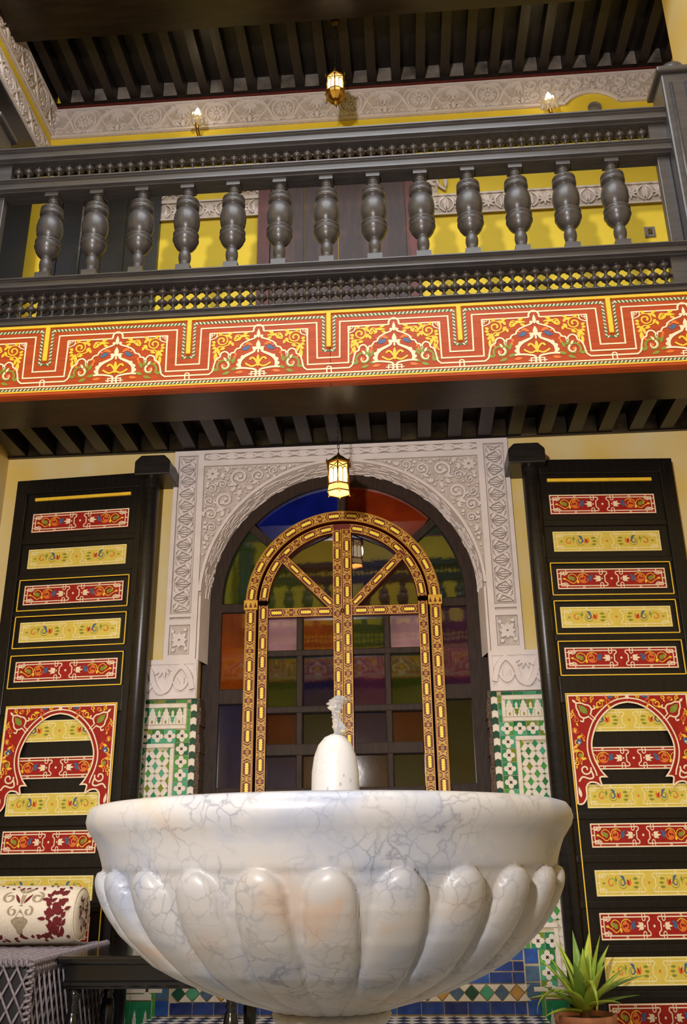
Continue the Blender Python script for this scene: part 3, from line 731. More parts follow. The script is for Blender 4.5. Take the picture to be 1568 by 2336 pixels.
for sx in (-1, 1):
    side = 'left' if sx < 0 else 'right'
    dado = empty('trim_%d' % (2 if sx < 0 else 3), (sx*1.08, YW, FZ)); struct(dado, 'green and white mosaic tile panel on the %s jamb of the window' % side, 'tile panel')
    mb = MB(); x0, x1 = sorted((sx*0.88, sx*1.32)); mb.box((x0, TY, FZ), (x1, YW + 0.001, 1.705), 'grout'); mb.build('grout_bed', dado)
    def T(key, poly, mt, u, v, h=TH, inset=0.06): place('tile', tile_mesh(key, poly, mt, h, inset), dado, (sx*u, TY, v))
    def TR(u0, v0, u1, v1, mt, h=None):
        h = h or (TH + 0.0015 if mt == 'tile_white' else TH)
        poly = [(-(u1-u0)/2 + 0.0012, -(v1-v0)/2 + 0.0012), ((u1-u0)/2 - 0.0012, -(v1-v0)/2 + 0.0012), ((u1-u0)/2 - 0.0012, (v1-v0)/2 - 0.0012), (-(u1-u0)/2 + 0.0012, (v1-v0)/2 - 0.0012)]
        T('tile_%.3f_%.3f_%.4f' % (u1-u0, v1-v0, h), poly, mt, (u0+u1)/2, (v0+v1)/2, h, 0.02)
    # top course and thin side column
    u = 0.944
    while u < 1.30: TR(u, 1.683, u + 0.068, 1.703, green()); u += 0.068
    for i, z in enumerate((1.683, 1.64, 1.602, 1.565)): TR(0.922, z - 0.04, 0.943, z, green())
    # white frame and merlon frieze
    TR(0.944, 1.656, 1.31, 1.682, 'tile_white'); TR(0.944, 1.53, 1.31, 1.553, 'tile_white'); TR(0.944, 1.553, 0.966, 1.656, 'tile_white')
    u = 0.967; i = 0
    while u < 1.30:
        TR(u, 1.604, u + 0.0415, 1.655, green()); TR(u, 1.554, u + 0.0415, 1.603, 'tile_white')
        T('merlon_tall' if i % 2 == 0 else 'merlon_small', merlon_tall if i % 2 == 0 else merlon_small, 'tile_white', u + 0.0207, 1.594, TH + 0.0022, 0.03)
        if i % 2: T('drop', drop, green(), u + 0.0207, 1.562, TH + 0.003, 0.03)
        else: T('small_rhomb2', [(0.008, 0), (0, 0.013), (-0.008, 0), (0, -0.013)], 'tile_tan', u + 0.0207, 1.572, TH + 0.003, 0.03)
        u += 0.0415; i += 1
    # strips of white quatrefoils on green: across, down, then stepping round the blue panel
    def flower(u, v, vertical, hw2=0.043):
        if vertical: TR(u - hw2, v - 0.0375, u - 0.0005, v + 0.0375, green()); TR(u + 0.0005, v - 0.0375, u + hw2, v + 0.0375, green())
        else: TR(u - 0.0375, v - hw2, u + 0.0375, v - 0.0005, green()); TR(u - 0.0375, v + 0.0005, u + 0.0375, v + hw2, green())
        T('quatrefoil', QF, 'tile_white', u, v, TH + 0.0012, 0.03); T('cross', XX, 'tile_black', u, v, TH + 0.0022, 0.02)
    for i in range(5): flower(0.965 + 0.075*i, 1.487, i == 0)
    for i in range(13): flower(0.965, 1.487 - 0.0755*(i+1), True)
    flower(0.965, 0.43, True); 
    for i in range(2): flower(1.045 + 0.075*i, 0.36, False)
    flower(0.965, 0.36, False)
    for i in range(3): flower(1.088, 0.28 - 0.075*i, True)
    # white inner border
    TR(1.009, 1.42, 1.31, 1.445, 'tile_white'); TR(1.009, 0.45, 1.035, 1.42, 'tile_white'); TR(1.009, 0.425, 1.16, 0.45, 'tile_white'); TR(1.134, 0.14, 1.16, 0.425, 'tile_white'); TR(1.0, 0.115, 1.31, 0.14, 'tile_white')
    # chevron column at the edge
    for i in range(34):
        z = 1.69 - 0.04*i
        if z < 0.36: break
        w2 = 0.019
        poly = [(-w2, -0.02), (0, -0.012), (w2, -0.02), (w2, 0.018), (0, 0.027), (-w2, 0.018)]
        T('chevron', poly, 'tile_dark' if i % 2 == 0 else 'tile_white', 0.901, z, TH, 0.05)
    # rhomb field
    for j in range(-2, 34):
        for i in range(0, 8):
            u = 1.038 + aX/2*i; v = 1.40 - bZ/2*j
            inside_f = lambda uu, vv, mx, mz: 1.034 + mx < uu < 1.312 - mx and vv < 1.418 - mz and (vv > 0.452 + mz or (vv > 0.142 + mz and uu > 1.162 + mx))
            if (i + j) % 2 == 0:
                if inside_f(u, v, 0.0, 0.0): T('rhomb', rhomb, green(), u, v, TH, 0.04)
            else:
                if inside_f(u, v, 0.0, 0.0): T('small_rhomb', srh, rt.choice(('tile_tan', 'tile_tan', 'tile_green_3', 'tile_green_5')), u, v, TH, 0.04)
            if inside_f(u + aX/4, v + bZ/4, 0.0, 0.0): T('bar_a' if ((i + j) % 2 == 0) == (sx > 0) else 'bar_b', barA if ((i + j) % 2 == 0) == (sx > 0) else barB, 'tile_white', u + aX/4, v + bZ/4, TH, 0.03)
    # lower green frieze with white merlons
    TR(1.035, FZ + 0.01, 1.056, 0.135, 'tile_green_2'); u = 1.06
    while u < 1.28:
        TR(u, -0.10, u + 0.12, 0.075, 'tile_green_0'); TR(u, 0.08, u + 0.12, 0.112, 'tile_white')
        for k in (0.03, 0.09): T('big_merlon', [(p[0]*0.6, p[1]*1.5) for p in merlon_tall], 'tile_white', u + k, -0.06, TH + 0.0012, 0.03)
        u += 0.12
# blue panel under the window
blue = empty('trim_4', (0, YW, 0)); struct(blue, 'blue tile panel with a row of coloured diamonds under the window', 'tile panel')
mb = MB(); mb.box((-1.045, TY - 0.001, 0.0), (1.045, YW + 0.001, 0.335), 'grout'); mb.build('grout_bed', blue)
def TB(u0, v0, u1, v1, mt, h=TH):
    poly = [(-(u1-u0)/2 + 0.0015, -(v1-v0)/2 + 0.0015), ((u1-u0)/2 - 0.0015, -(v1-v0)/2 + 0.0015), ((u1-u0)/2 - 0.0015, (v1-v0)/2 - 0.0015), (-(u1-u0)/2 + 0.0015, (v1-v0)/2 - 0.0015)]
    place('tile', tile_mesh('bt_%.3f_%.3f' % (u1-u0, v1-v0), poly, mt, h, 0.02), blue, ((u0+u1)/2, TY - 0.001, (v0+v1)/2))
for sx in (-1, 1):
    for i, z in enumerate((0.0, 0.08, 0.16, 0.245)):
        u0, u1 = sorted((sx*0.965, sx*1.04)); TB(u0, z + 0.004, u1, z + 0.08, 'tile_slate' if i % 3 else 'tile_blue_1')
wx = [0.125, 0.118, 0.13, 0.122]
for (z0, z1, ph) in ((0.008, 0.068, 0), (0.155, 0.21, 1), (0.214, 0.262, 2), (0.266, 0.328, 0)):
    u = -0.96; i = ph
    while u < 0.95:
        w = wx[i % 4]; TB(u, z0, min(u + w, 0.96), z1, 'tile_blue_%d' % rt.choice((0, 0, 1, 2))); u += w; i += 1
dm = [(0.038, 0), (0, 0.038), (-0.038, 0), (0, -0.038)]
dc = ('tile_dark', 'tile_green_4', 'tile_slate', 'tile_ochre', 'tile_slate')
for i in range(24):
    u = -0.915 + 0.0795*i
    place('tile', tile_mesh('diamond', dm, dc[i % 5], TH, 0.05), blue, (u, TY - 0.001, 0.111))
    for s2 in (-1, 1):
        tri = [(-0.036, s2*0.04), (0.036, s2*0.04), (0, s2*0.003)]
        place('tile', tile_mesh('tri%d' % s2, tri if s2 < 0 else tri[::-1], 'tile_white', TH, 0.05), blue, (u + 0.0397, TY - 0.001, 0.111))

# ================================================================== PAINTED DOORS
def loop_knot(A, x, y0, y1, w, c, layer=3):      # small pair of loops crossing the border
    A.line([(x - 0.008, y0), (x - 0.008, y1)], w, c, layer); A.line([(x + 0.008, y0), (x + 0.008, y1)], w, c, layer)
    A.line(arc(x, y1, 0.008, 0, 180, 6), w, c, layer)
def panel_art(kind):
    W2, H2 = 0.3275, 0.0625
    A = Art(lambda u, v, h: (u, -h, v), 0.0, 0.0004)
    bgc, ln = ('door_red', 'cream_paint') if kind == 'red' else ('panel_yellow', 'pale_paint')
    A.rect(-W2, -H2, W2, H2, bgc, 0)
    lw = 0.0072 if kind == 'red' else 0.006
    A.line([(-W2+lw/2, -H2+lw/2), (W2-lw/2, -H2+lw/2), (W2-lw/2, H2-lw/2), (-W2+lw/2, H2-lw/2)], lw, ln, 1, True)
    def half():
        # inner border with stepped corner lattice
        for s in (-1, 1):
            A.line([(0.055, s*0.043), (0.285, s*0.043), (0.285, s*0.028), (0.305, s*0.028)], lw*0.85, ln, 2)
            A.line([(0.285, s*0.043), (0.305, s*0.043), (0.305, s*0.0)], lw*0.85, ln, 2)
            A.line([(0.272, s*0.058), (0.272, s*0.034), (0.320, s*0.034)], lw*0.7, ln, 2)
            A.line(spl([(0.26, s*0.043), (0.268, s*0.03), (0.285, s*0.022)], 4), lw*0.7, ln, 2)
            # centre scallop and knots
            A.line(spl([(0.055, s*0.043), (0.030, s*0.043), (0.027, s*0.030), (0.040, s*0.018), (0.040, 0)], 4), lw*0.9, ln, 2)
            for x in (0.052, 0.07): A.line([(x, s*0.058), (x, s*0.034)], lw*0.7, ln, 3)
            A.line(arc(0.061, s*0.034, 0.009, 0 if s < 0 else 180, 180 if s < 0 else 360, 6), lw*0.7, ln, 3)
            A.disc(0.17, s*0.0505, 0.0075, ln, 2, 8); A.disc(0.17, s*0.0505, 0.0035, bgc, 3, 8)
        A.line([(0.305, -0.028), (0.305, 0.028)], lw*0.85, ln, 2); A.line([(0.305, 0), (0.32, 0)], lw, ln, 2)
        if kind == 'red':
            for a, L in ((0, 0.045), (32, 0.036), (-32, 0.036), (62, 0.022), (-62, 0.022)): A.fill(leaf2(0.068, 0, a, L, 0.014), 'cream_paint', 3)
            A.disc(0.058, 0, 0.005, 'cream_paint', 3, 8)
            A.fill(leaf2(0.118, -0.006, 50, 0.032, 0.018), 'blue_paint', 3); A.fill(leaf2(0.12, 0.0, -30, 0.026, 0.016), 'blue_paint', 3); A.fill(leaf2(0.13, 0.014, 160, 0.022, 0.014), 'blue_paint', 3)
            A.line(spiral(0.172, 0, 0.030, 0.007, -190, 330, 26), [0.004 + 0.006*i/26 for i in range(27)], 'orange_paint', 3)
            A.fill(leaf2(0.15, -0.022, 20, 0.045, 0.016, 7, -0.004), 'orange_paint', 4); A.fill(leaf2(0.185, 0.006, 130, 0.03, 0.02), 'orange_paint', 4)
            A.line(spl([(0.14, 0.02), (0.165, 0.033), (0.195, 0.022), (0.21, -0.012), (0.235, -0.028), (0.26, -0.012), (0.285, 0.0)], 5), 0.0045, 'yellow_paint', 4)
            A.line(spl([(0.205, -0.016), (0.212, 0.016), (0.238, 0.03), (0.262, 0.014), (0.25, -0.004)], 5), 0.004, 'yellow_paint', 4)
            A.fill(leaf2(0.222, -0.01, 40, 0.036, 0.026), 'green_paint', 3); A.fill(leaf2(0.26, 0.012, 200, 0.03, 0.02), 'green_paint', 3)
            A.fill(leaf2(0.205, -0.03, 95, 0.024, 0.014), 'yellow_paint', 5); A.fill(leaf2(0.275, 0, 0, 0.022, 0.013), 'yellow_paint', 5)
        else:
            for y in (-0.02, 0, 0.02): A.fill(leaf2(0.068 if y else 0.062, y, 0, 0.032, 0.012), 'green_paint', 3)
            for a in (25, 60, 95): A.fill(leaf2(0.118, -0.012, a, 0.036, 0.013), 'orange_paint' if a != 60 else 'door_red', 3)
            A.line(spiral(0.165, 0.0, 0.029, 0.010, -150, 200, 22), 0.003, 'green_paint', 3)
            A.line(spiral(0.166, 0.002, 0.021, 0.006, 100, 420, 18), [0.008 - 0.005*i/18 for i in range(19)], 'blue_paint', 4)
            A.fill(leaf2(0.148, 0.022, 25, 0.03, 0.012), 'blue_paint', 4)
            A.line(spiral(0.232, 0.0, 0.028, 0.010, 200, -160, 22), 0.003, 'green_paint', 3)
            A.line(spiral(0.233, 0.0, 0.019, 0.007, 60, -200, 18), [0.008 - 0.005*i/18 for i in range(19)], 'orange_paint', 4)
            A.fill(leaf2(0.2, 0.006, 80, 0.026, 0.012), 'green_paint', 4); A.fill(leaf2(0.27, 0, 0, 0.02, 0.009), 'green_paint', 4)
    both(A, half)
    A.disc(0, 0, 0.007, 'orange_paint' if kind == 'yellow' else 'cream_paint', 3, 8)
    return A.mesh('painted_ornament')
ART = {'red': panel_art('red'), 'yellow': panel_art('yellow')}
mbp = MB(); mbp.box((-0.3275, 0, -0.0625), (0.3275, 0.012, 0.0625), 'door_red'); PANEL = {'red': mbp.mesh('panel')}
mbp = MB(); mbp.box((-0.3275, 0, -0.0625), (0.3275, 0.012, 0.0625), 'panel_yellow'); PANEL['yellow'] = mbp.mesh('panel')
def horseshoe_art():
    # local u centred on the door, v measured from the foot (0) to the top (0.6)
    A = Art(lambda u, v, h: (u, -h, v), 0.0, 0.0005)
    W2, T = 0.345, 0.60
    def half():
        inner = [(0.0, 0.555), (0.06, 0.543), (0.125, 0.505), (0.185, 0.44), (0.222, 0.36), (0.232, 0.30), (0.222, 0.24), (0.195, 0.18), (0.168, 0.145)]
        inn = spl(inner, 5)
        foot = spl([(0.168, 0.145), (0.205, 0.14), (0.198, 0.095), (0.225, 0.112), (0.262, 0.115), (0.285, 0.09), (0.288, 0.04), (0.31, 0.005), (0.335, 0.0)], 4)
        poly = [(0, T)] + inn + foot[1:] + [(W2, 0.0), (W2, T)]
        A.fill(poly, 'door_red', 0)
        A.line([(0, T - 0.005), (W2 - 0.005, T - 0.005), (W2 - 0.005, 0.0)], 0.009, 'cream_paint', 2)
        A.line(inn + foot[1:], 0.009, 'cream_paint', 2)
        mid = spl([(0.0, 0.578), (0.07, 0.566), (0.14, 0.525), (0.205, 0.455), (0.245, 0.37), (0.257, 0.30), (0.248, 0.235), (0.225, 0.175), (0.22, 0.15)], 5)
        A.line(mid, 0.008, 'cream_paint', 2)
        # corner palmette
        A.at(0.215, 0.47, 45)
        A.line([(-0.025, -0.008), (0.02, -0.008)], 0.006, 'cream_paint', 3); A.line([(-0.025, 0.008), (0.02, 0.008)], 0.006, 'cream_paint', 3)
        for s in (-1, 1): A.line(spl([(0.015, s*0.008), (0.03, s*0.035), (0.055, s*0.04), (0.075, s*0.028), (0.095, s*0.02), (0.115, 0.0)], 4), 0.0085, 'cream_paint', 3); A.line(spl([(0.03, s*0.034), (0.02, s*0.052), (0.035, s*0.06)], 4), 0.008, 'cream_paint', 3)
        A.fill(leaf2(0.03, 0, 0, 0.07, 0.036), 'green_paint', 3); A.fill(leaf2(0.115, 0, 0, 0.03, 0.014), 'cream_paint', 3)
        A.pop()
        # scrolls along top and side
        for (x, y, r, a, c) in ((0.115, 0.555, 0.020, 0, 'orange_paint'), (0.165, 0.545, 0.024, 120, 'yellow_paint'), (0.205, 0.578, 0.014, 60, 'yellow_paint'), (0.315, 0.40, 0.020, 200, 'orange_paint'), (0.31, 0.335, 0.024, 90, 'yellow_paint'), (0.30, 0.265, 0.027, -60, 'yellow_paint'), (0.325, 0.22, 0.016, 40, 'yellow_paint'), (0.275, 0.36, 0.012, 0, 'orange_paint'), (0.305, 0.455, 0.017, 10, 'orange_paint'), (0.325, 0.295, 0.013, 80, 'orange_paint'), (0.245, 0.572, 0.015, 150, 'orange_paint'), (0.06, 0.587, 0.011, 150, 'yellow_paint'), (0.325, 0.49, 0.013, 60, 'yellow_paint'), (0.28, 0.575, 0.012, -30, 'yellow_paint'), (0.30, 0.235, 0.013, 20, 'orange_paint')):
            A.line(spiral(x, y, r, r*0.25, a, a + 430, 22), [0.003 + 0.005*i/22 for i in range(23)], c, 3)
            A.fill(leaf2(x, y + r*0.8, a + 60, r*1.5, r*0.6), c, 3); A.fill(leaf2(x, y - r*0.8, a - 120, r*1.3, r*0.6), 'yellow_paint', 3)
        A.disc(0.30, 0.335, 0.016, 'blue_paint', 4, 10); A.disc(0.30, 0.33, 0.006, 'cream_paint', 5, 8)
        A.fill(leaf2(0.08, 0.588, -12, 0.045, 0.014), 'blue_paint', 3); A.disc(0.30, 0.262, 0.012, 'green_paint', 4, 8)
        # foot scroll
        A.line(spiral(0.28, 0.185, 0.032, 0.008, 160, 560, 26), 0.0085, 'cream_paint', 3)
        A.line(spl([(0.25, 0.18), (0.24, 0.145), (0.262, 0.135), (0.30, 0.145), (0.322, 0.12)], 4), 0.009, 'cream_paint', 3)
        A.fill(leaf2(0.318, 0.035, 80, 0.06, 0.018), 'cream_paint', 3)
    both(A, half)
    for y in (0.566,): A.disc(0, y + 0.016, 0.012, 'cream_paint', 3, 8)
    return A.mesh('painted_ornament')
HS_ART = horseshoe_art()
def hs_board():
    mb = MB(); inn = spl([(0.0, 0.555), (0.06, 0.543), (0.125, 0.505), (0.185, 0.44), (0.222, 0.36), (0.232, 0.30), (0.222, 0.24), (0.195, 0.18), (0.168, 0.145)], 5)
    foot = spl([(0.168, 0.145), (0.205, 0.14), (0.198, 0.095), (0.225, 0.112), (0.262, 0.115), (0.285, 0.09), (0.288, 0.04), (0.31, 0.005), (0.335, 0.0)], 4)
    for sx in (-1, 1):
        poly = [(sx*p[0], p[1]) for p in [(0, 0.6)] + inn + foot[1:] + [(0.345, 0.0), (0.345, 0.6)]]
        mb.prism(poly, lambda u, v, h: (u, -h, v), -0.014, 0.0, 'door_red', 0, True)
    return mb.mesh('horseshoe_arch')
HS_BOARD = hs_board()
RZ = [('strip', 2.984, 3.004), ('red', 2.764, 2.892), ('yellow', 2.52, 2.648), ('red', 2.282, 2.408), ('yellow', 2.045, 2.171), ('red', 1.80, 1.926),
      ('yellow', 1.443, 1.568), ('red', 1.234, 1.357), ('yellow', 1.03, 1.155), ('red', 0.826, 0.95), ('yellow', 0.582, 0.712), ('red', 0.37, 0.501), ('yellow', 0.155, 0.289), ('red', -0.058, 0.074)]
door_alpha = math.radians(4.1)
for sx in (-1, 1):
    side = 'left' if sx < 0 else 'right'
    zk = 1.0085 if sx < 0 else 1.0
    DW, PC = (0.966, 0.502) if sx < 0 else (0.938, 0.468)
    S0, S1 = PC - 0.375, PC + 0.385
    dr = empty('door_%d' % (1 if sx < 0 else 2), (sx*1.178, 5.33, FZ + 0.01), sx*door_alpha, local=True)
    tag(dr, 'tall black painted door leaf of red and yellow panels %s of the arched window' % side, 'door', kind='structure')
    zo = -(FZ + 0.01)
    X = lambda d: sx*d
    def dbox(name, d0, d1, z0, z1, y0, y1, mt='door_wood', bv=0.004, parent=None):
        mb = MB(); a, b = sorted((X(d0), X(d1))); mb.box((a, y0, z0 + zo), (b, y1, z1 + zo), mt); o = mb.build(name, parent or dr)
        if bv: bevel(o, bv, 2)
        return o
    top = 3.133 * zk
    dbox('backboard', 0.03, DW - 0.02, -0.15, top - 0.01, 0.018, 0.05, bv=0)
    dbox('stile', 0.0, S0, -0.16, top, 0.0, 0.055); dbox('stile', S1, DW, -0.16, top, 0.0, 0.055)
    edges = [top]
    for k, z0, z1 in RZ: edges += [z1*zk, z0*zk]
    dbox('rail', S0, S1, 3.035*zk, top, 0.0, 0.05)
    for i in range(1, len(RZ)):
        hi = RZ[i-1][1]*zk; lo = RZ[i][2]*zk; g = (hi - lo)
        if i in (1, 7, 8): continue
        zc = (hi+lo)/2; hh2 = max(0.018, g*0.5 - 0.038)
        dbox('rail', S0, S1, zc - hh2, zc + hh2, 0.004, 0.05)
    # pivot post (rounded hinge stile)
    mb = MB(); mb.lathe([(0.052, -0.16), (0.052, top - 0.03), (0.046, top - 0.015), (0.046, top + 0.05)], 20, 'black_wood', (X(0.038), 0.012, zo)); mb.build('pivot_post', dr)
    for i, (k, z0, z1) in enumerate(RZ):
        zc = (z0+z1)/2*zk + zo
        if k == 'strip':
            mb = MB(); a, b = sorted((X(PC - 0.328), X(PC + 0.328))); mb.box((a, 0.006, z0*zk + zo), (b, 0.02, z1*zk + zo), 'yellow_paint'); mb.build('yellow_strip', dr); continue
        wsc = 1.0 if i < 8 else 0.868
        p = place('panel', PANEL[k], dr, (X(PC), 0.006, zc), 0, (wsc, 1, (z1-z0)/0.125), Vector((0, 0, 0)))
        place('painted_ornament', ART[k], p, (0, -0.0006, 0), 0, None, Vector((0, 0, 0)))
        if 3 <= i <= 5:      # thin yellow fillet frame round the panel
            A = Art(lambda u, v, h: (u, 0.004 - h, v)); A.at(X(PC), zc)
            A.slab([(-0.362, 0.097), (0.362, 0.097), (0.362, 0.103), (-0.362, 0.103)], 'yellow_paint', 0.004, 0); A.slab([(-0.362, -0.103), (0.362, -0.103), (0.362, -0.097), (-0.362, -0.097)], 'yellow_paint', 0.004, 0)
            for s2 in (-1, 1): A.slab([(s2*0.362 - 0.003, -0.1), (s2*0.362 + 0.003, -0.1), (s2*0.362 + 0.003, 0.1), (s2*0.362 - 0.003, 0.1)], 'yellow_paint', 0.004, 0)
            A.build('yellow_fillet', dr)
    hz = 1.05*(zk if sx > 0 else 1.012)
    p = place('horseshoe_arch', HS_BOARD, dr, (X(PC), -0.006, hz + zo), 0, None, Vector((0, 0, 0)))
    place('painted_ornament', HS_ART, p, (0, -0.0006, 0), 0, None, Vector((0, 0, 0)))
    A = Art(lambda u, v, h: (u, 0.0 - h, v))
    for d in (PC - 0.349, PC + 0.349): A.slab([(X(d)-0.003, -0.12+zo), (X(d)+0.003, -0.12+zo), (X(d)+0.003, hz+0.605+zo), (X(d)-0.003, hz+0.605+zo)], 'yellow_paint', 0.004, 0)
    A.slab([(X(PC)-0.352, hz+0.602+zo), (X(PC)+0.352, hz+0.602+zo), (X(PC)+0.352, hz+0.609+zo), (X(PC)-0.352, hz+0.609+zo)], 'yellow_paint', 0.004, 0)
    A.build('yellow_fillet', dr)
    # wooden block that holds the pivot
    mb = MB(); a, b = sorted((sx*1.075, sx*1.305))
    poly = [(a, 3.10), (a, 3.195), (a + 0.04, 3.235), (b - 0.04, 3.235), (b, 3.195), (b, 3.10)]
    poly = [(p_[0], p_[1] + (0.0 if sx < 0 else -0.025)) for p_ in poly]
    mb.prism(poly, lambda u, v, h: (u, 5.50 - h, v), 0, 0.26, 'black_wood', 0, True)
    o = bevel(mb.build('pivot_block', origin=(sx*1.19, 5.5, 3.07)), 0.008, 2)
    tag(o, 'dark wooden block holding the %s door pivot under the beams' % side, 'bracket')

# ================================================================== BALCONY FASCIA
fas = empty('balcony_fascia', (0, YB, 3.21)); tag(fas, 'red painted fascia board with gold arabesques under the balustrade', 'fascia board')
mb = MB(); mb.box((-2.27, YB, 3.21), (0.036, YB + 0.04, 3.672), 'fascia_red'); mb.build('board', fas)
mb = MB(); mb.box((0.039, YB, 3.21), (2.6, YB + 0.04, 3.672), 'fascia_red'); mb.build('board', fas)
mb = MB(); mb.box((-2.27, YB - 0.008, 3.655), (2.6, YB, 3.672), 'yellow_paint'); mb.build('yellow_fillet', fas)
mb = MB(); mb.box((-2.27, YB - 0.006, 3.237), (2.6, YB, 3.245), 'yellow_paint'); mb.build('yellow_fillet', fas)
mb = MB(); mb.extrude_x([(YB, 3.212), (YB - 0.014, 3.214), (YB - 0.014, 3.228), (YB, 3.234)], -2.27, 2.6, 'fascia_red'); mb.build('lower_bead', fas)
def rope_line(A, p, q, w, per=0.021):
    d = Vector((q[0]-p[0], q[1]-p[1])); L = d.length; d.normalize(); n = Vector((-d.y, d.x))
    f = lambda s, t: (p[0] + d.x*s + n.x*t, p[1] + d.y*s + n.y*t)
    A.fill([f(0, -w/2), f(L, -w/2), f(L, w/2), f(0, w/2)], 'dark_green_paint', 1)
    k = int(L / per)
    for i in range(k):
        s = (i + 0.5) * L / k; A.fill([f(s - per*0.42, -w/2), f(s - per*0.02, -w/2), f(s + per*0.42, w/2), f(s + per*0.02, w/2)], 'pale_rope' if i % 1 == 0 else 'green_paint', 2)
def fascia_motif(half):
    # half = half width of this bay; v=0 at the bottom edge of the fascia
    A = Art(lambda u, v, h: (u, -h, v), 0.0, 0.0005); cr = 'cream_paint'; e = half
    lw = 0.0085
    k = half / 0.3925
    def hf():
        A.line([(0, 0.388), (0.325*k, 0.388), (0.328*k, 0.160), (e, 0.160)], lw, cr, 3)
        A.line([(0.028, 0.352), (0.272*k, 0.352), (0.276*k, 0.122), (e, 0.122)], lw, cr, 3)
        A.line(spl([(0.028, 0.352), (0.027, 0.372), (0.016, 0.388), (0, 0.394)], 4), lw*1.2, cr, 4)
        pts = [(0.014, 0.318), (0.022, 0.308), (0.062, 0.292), (0.092, 0.272), (0.103, 0.250), (0.122, 0.243), (0.135, 0.222), (0.152, 0.217), (0.160, 0.190), (0.166, 0.215), (0.185, 0.230), (0.207, 0.220), (0.214, 0.196), (0.232, 0.185), (0.244, 0.150), (0.252, 0.110), (0.272, 0.090)]
        A.line(spl([(p[0]*k, p[1]) for p in pts], 4) + [(e, 0.090)], lw*1.05, cr, 4)
        A.disc(0.017*k, 0.320, 0.010, cr, 4, 8)
        # corner lattice
        for q in (0.0, 0.014, 0.028): A.line([((0.276-q)*k, 0.352), ((0.276-q)*k, 0.352 - 0.040 + q)], 0.0045, cr, 4); A.line([(0.276*k, 0.352-q), ((0.276-0.040+q)*k, 0.352-q)], 0.0045, cr, 4)
        A.line(spl([((0.276-0.044)*k, 0.352), (0.24*k, 0.322), (0.276*k, 0.308)], 4), 0.006, cr, 4)
        # gold scrolls
        g = 'yellow_paint'
        A.line(spiral(0.205*k, 0.302, 0.040, 0.008, 30, 600, 32), [0.005 + 0.006*i/32 for i in range(33)], g, 3)
        A.line(spiral(0.118, 0.318, 0.020, 0.006, 200, -200, 18), 0.006, g, 3)
        for x, y, a, L in ((0.172, 0.338, 150, 0.035), (0.15, 0.29, -110, 0.03), (0.185, 0.255, -20, 0.035), (0.205, 0.345, 20, 0.03), (0.085, 0.338, 160, 0.035), (0.075, 0.312, 200, 0.03), (0.225, 0.25, -100, 0.045)): A.fill(leaf2(x*k, y, a, L, 0.017), g, 3)
        A.line(spl([(0.05, 0.322), (0.08, 0.33), (0.105, 0.315), (0.12, 0.325), (0.135, 0.312), (0.13, 0.298), (0.118, 0.302)], 4), 0.008, g, 3)
        for x, y, a, L in ((0.06, 0.322, 10, 0.05), (0.10, 0.318, -50, 0.03), (0.15, 0.31, 60, 0.035), (0.155, 0.302, -70, 0.035), (0.165, 0.325, 30, 0.03), (0.225, 0.262, -60, 0.05), (0.238, 0.225, -85, 0.055), (0.23, 0.24, -30, 0.03), (0.24, 0.275, 0, 0.026), (0.237, 0.262, -30, 0.026), (0.24, 0.288, 28, 0.026)):
            A.fill(leaf2(x*k, y, a, L, 0.017), g, 3)
        A.line(spl([(0.155, 0.30), (0.168, 0.275), (0.2, 0.262), (0.222, 0.262), (0.24, 0.23), (0.232, 0.20), (0.246, 0.172)], 4), 0.0065, g, 3)
        # orange, blue and green sprays
        for x, y, a in ((0.12, 0.20, 60), (0.135, 0.175, 100), (0.215, 0.17, 40), (0.075, 0.26, 20)): A.fill(leaf2(x, y, a, 0.034, 0.013), 'orange_paint', 3)
        A.fill(leaf2(0.03, 0.262, 28, 0.05, 0.016), 'orange_paint', 3); A.fill(leaf2(0.045, 0.285, -30, 0.04, 0.012), 'orange_paint', 3)
        for a in (10, 60, 110): A.fill(leaf2(0.062, 0.236, a, 0.036, 0.015), 'blue_paint', 3)
        A.line(spiral(0.188*k, 0.142, 0.040, 0.024, -40, 300, 24), 0.012, 'green_paint', 3)
        for a, x, y in ((110, 0.145, 0.15), (60, 0.15, 0.165), (20, 0.22, 0.11), (160, 0.15, 0.11), (-20, 0.155, 0.10)): A.fill(leaf2(x*k, y, a, 0.048, 0.019), 'green_paint', 3)
        A.line(spiral(0.186*k, 0.142, 0.026, 0.012, 120, 400, 16), [0.012 - 0.008*i/16 for i in range(17)], cr, 4)
        A.fill(leaf2(0.178*k, 0.165, 60, 0.034, 0.013, 6, 0.004), cr, 4); A.disc(0.19*k, 0.14, 0.009, 'orange_paint', 4, 8)
        A.fill(leaf2(0.08, 0.098, -8, 0.05, 0.018), 'orange_paint', 3)
        # urn
        urn = spl([(0.016, 0.236), (0.024, 0.222), (0.05, 0.208), (0.078, 0.192), (0.098, 0.168), (0.104, 0.140), (0.10, 0.124)], 4)
        A.line(urn, [0.010 + 0.008*min(1, i/12) for i in range(len(urn))], cr, 4)
        for x, y in ((0.086, 0.19), (0.104, 0.168), (0.11, 0.142)): A.disc(x, y, 0.012, cr, 4, 8)
        A.disc(0.021, 0.236, 0.011, cr, 4, 8)
        A.line(spl([(0.122, 0.118), (0.09, 0.12), (0.05, 0.116), (0.012, 0.104), (0.012, 0.066)], 4), 0.011, cr, 4)
        A.line([(0.0, 0.094), (0.036, 0.094), (0.036, 0.07)], 0.007, cr, 4); A.line([(0, 0.08), (0.05, 0.08)], 0.006, cr, 4)
        # gold lily in the urn
        A.line(spl([(0.004, 0.15), (0.022, 0.178), (0.038, 0.182), (0.046, 0.17)], 4), 0.011, g, 4)
        A.line(spl([(0.004, 0.14), (0.03, 0.128), (0.055, 0.138), (0.07, 0.15)], 4), 0.010, g, 4)
